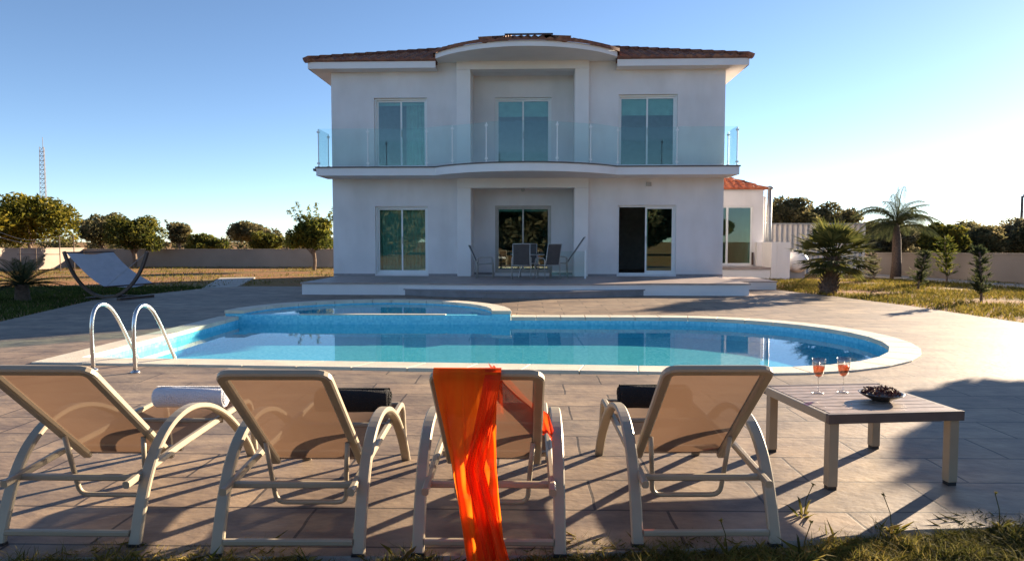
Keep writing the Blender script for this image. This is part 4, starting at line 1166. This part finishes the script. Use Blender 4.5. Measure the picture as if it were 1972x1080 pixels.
# ------------------------------------------------------------------ terrace furniture
TZ = .32
def patio_chair(name, label, x, y, rz, mat, recl=15, backh=.62, seatz=.40):
    o = empty(name, (x, y, TZ), rz, label=label, cat='chair', group='sling chairs round the terrace table')
    a = R(recl); by, bz = -.22, seatz
    ty, tz = by-backh*math.sin(a), bz+backh*math.cos(a)
    for sx in (-1, 1):
        m_ = MB(); m_.tube(fillet([(sx*.27, by-.02, 0), (sx*.27, by+.0, seatz+.2), (sx*.27, .22, seatz+.22), (sx*.27, .25, 0)], .08), .014, 8); m_.build('arm_leg', 'alu_pale', o, smooth=True)
        m_ = MB(); m_.tube(fillet([(sx*.24, ty, tz), (sx*.24, by, bz), (sx*.24, .24, seatz+.03)], .06), .013, 8); m_.build('side_rail', 'alu_pale', o, smooth=True)
    for p in ((.24, ty, tz), (.26, .24, seatz), (.26, by, seatz)): MB().tube([(-p[0], p[1], p[2]), p], .0125, 8).build('crossbar', 'alu_pale', o, smooth=True)
    m_ = MB(); m_.grid(lambda u, v: (-.232+.464*u, by+(ty-by)*v-.02*math.sin(PI*u), bz+.02+(tz-bz-.03)*v), 6, 6); m_.build('backrest', mat, o, smooth=True)
    m_ = MB(); m_.grid(lambda u, v: (-.232+.464*u, by+.02+.44*v, seatz+.005+.025*v-.02*math.sin(PI*u)), 6, 6); m_.build('seat', mat, o, smooth=True)
    return o
pt = empty('patio_table', (.05, HY-1.0, TZ), label='glass topped round table on the villa terrace', cat='table')
m_ = MB(); m_.lathe([(.5, .70), (.51, .705), (.51, .712), (.5, .716)], k=36); m_.build('tabletop', 'balcony_glass', pt)
m_ = MB(); m_.tube([(.5*math.cos(2*PI*i/36), .5*math.sin(2*PI*i/36), .69) for i in range(37)], .014, 8); m_.build('rim', 'alu_pale', pt, smooth=True)
for i in range(4):
    a = PI/4+i*PI/2; MB().tube(catmull([(.44*math.cos(a), .44*math.sin(a), .69), (.30*math.cos(a), .30*math.sin(a), .35), (.40*math.cos(a), .40*math.sin(a), 0)], 5), .014, 8).build('leg', 'alu_pale', pt, smooth=True)
patio_chair('patio_chair', 'grey sling chair with its back to the pool', -.13, HY-1.85, 0, 'sling_grey', 10)
patio_chair('patio_chair', 'dark blue sling chair beside the left column', -1.22, HY-1.05, -PI/2, 'sling_blue', 24)
patio_chair('patio_chair', 'tall reclining sling chair beside the right column', 1.0, HY-.85, PI/2, 'sling_blue', 34, .95, .42)
patio_chair('patio_chair', 'grey sling chair facing the pool from behind the table', .1, HY-.1, PI, 'sling_grey', 10)
patio_chair('patio_chair', 'grey sling chair turned towards the glass screen', .62, HY-1.75, R(35), 'sling_grey', 12)
gs = empty('glass_screen', (.75, HY-1.55, TZ), R(4), label='low greenish glass screen with a white post on the terrace', cat='screen')
MB().box(0, .95, -.005, .005, .03, .80).build('glass_panel', 'balcony_glass', gs)
MB().box(.95, 1.0, -.025, .025, 0, .84).build('post', 'white_metal', gs, bevel=.004)

# ------------------------------------------------------------------ hammock, clothes frame, poles
hm = empty('hammock', (-10.0, 17.0, 0), R(-12), label='grey canvas hammock on a dark crescent wooden stand', cat='hammock')
def cres(u): a = -1.15+2.30*u; return (1.30*math.sin(a), 0, .06+1.85*(1-math.cos(a)))
m_ = MB()
for yy in (-.50,):
    m_.sweep([Vector(cres(i/28))+Vector((0, yy, 0)) for i in range(29)], [(-.03, -.032), (.03, -.032), (.03, .032), (-.03, .032)], side=(0, 1, 0))
m_.build('stand', 'hammock_wood', hm)
m_ = MB(); m_.box(-.5, -.4, -.62, .5, 0, .06); m_.box(.4, .5, -.62, .5, 0, .06); m_.box(-.4, .4, .3, .38, .01, .05); m_.build('base', 'hammock_wood', hm, bevel=.005)
m_ = MB()
def hs_(u, v):
    x = -1.14+1.0*v+.10*v*v+.12*u*v; y = -.48+1.45*u
    z = 1.13-1.12*v+.30*v*v-.10*math.sin(PI*u)*math.sin(PI*v)-.05*math.sin(PI*u)+.012*math.sin(u*9+v*6)
    return (x, y, z)
m_.grid(hs_, 14, 22); m_.build('canvas_sheet', 'canvas', hm, smooth=True)
for p in ((-1.14, 1.13, 0), (-.04, .31, .12)): MB().tube([(p[0], -.52, p[1]), (p[0]+p[2], 1.0, p[1])], .018, 8).build('spreader_bar', 'hammock_wood', hm)
tp = Vector(cres(0))+Vector((0, -.5, 0)); tq = Vector(cres(1))+Vector((0, -.5, 0))
for (p, q_, zz) in ((tp, -1.14, 1.13), (tq, -.04, .31)): MB().tube([p, (q_, -.46, zz)], .006, 5).build('rope', 'canvas', hm)
cf = empty('clothes_frame', (-21.8, 32, 0), label='thin metal drying frame in front of the sunlit wall', cat='drying frame')
s_ = F/32
def cpx(x, y): return ((x-1013)/s_+21.8, 0, 1.4+(465-y)/s_)
m_ = MB()
for x in (25, 57, 104, 132):
    top = 453 if x > 100 else 478; m_.tube([cpx(x, 523), cpx(x, top)], .02, 6)
m_.tube([cpx(104, 453), cpx(132, 453)], .02, 6); m_.tube([cpx(20, 490), cpx(104, 490)], .015, 6)
m_.build('frame', 'pole_wood', cf)
m_ = MB(); m_.tube(catmull([cpx(-20, 445), cpx(40, 462), cpx(104, 455)], 6), .008, 4); m_.tube(catmull([cpx(-20, 455), cpx(40, 468), cpx(104, 462)], 6), .008, 4); m_.build('wire', 'galv', cf)
# lattice mast
d = 210; s_ = F/d
ms = empty('lattice_mast', ((78-1013)/s_, d, 0), label='thin steel lattice mast rising above the left trees', cat='mast')
m_ = MB(); Hm = 1.4+(465-283)/s_
W0, W1 = 1.05, .6
for sx, sy in ((-1, -1), (1, -1), (0, 1)): m_.tube([(sx*W0, sy*W0, 0), (sx*W1, sy*W1, Hm)], .09, 5)
nz_ = 22
for i in range(nz_):
    z0_, z1_ = Hm*i/nz_, Hm*(i+1)/nz_; wa = W0+(W1-W0)*i/nz_; wb = W0+(W1-W0)*(i+1)/nz_
    for (a, b) in (((-1, -1), (1, -1)), ((1, -1), (0, 1)), ((0, 1), (-1, -1))):
        m_.tube([(a[0]*wa, a[1]*wa, z0_), (b[0]*wb, b[1]*wb, z1_)], .06, 4); m_.tube([(a[0]*wa, a[1]*wa, z0_), (b[0]*wa, b[1]*wa, z0_)], .07, 4)
m_.build('lattice', 'tower_paint', ms)
m_ = MB(); m_.tube([(0, 0, Hm-.5), (0, 0, Hm+3)], .08, 5); m_.build('antenna', 'tower_paint', ms)
# utility pole
d = 60; s_ = F/d
up_ = empty('utility_pole', ((1950-1013)/s_, d, 0), label='wooden utility pole with a short crossarm above the right trees', cat='utility pole')
m_ = MB(); Hp = 1.4+(465-379)/s_; m_.tube([(0, 0, 0), (0, 0, Hp)], .11, 8, scale=[1.2, .85]); m_.build('pole', 'pole_wood', up_, smooth=True)
m_ = MB(); m_.box(-.05, .62, -.05, .05, Hp-.12, Hp-.02); m_.build('crossarm', 'pole_wood', up_)
m_ = MB()
for x_ in (.1, .56): m_.lathe([(.04, Hp-.02), (.06, Hp+.06), (.03, Hp+.14)], x_, 0, 8)
m_.tube([(.56, 0, Hp-.1), (.5, 0, Hp-.9), (.1, 0, Hp-1.4)], .02, 4)
m_.build('insulator', 'galv', up_)
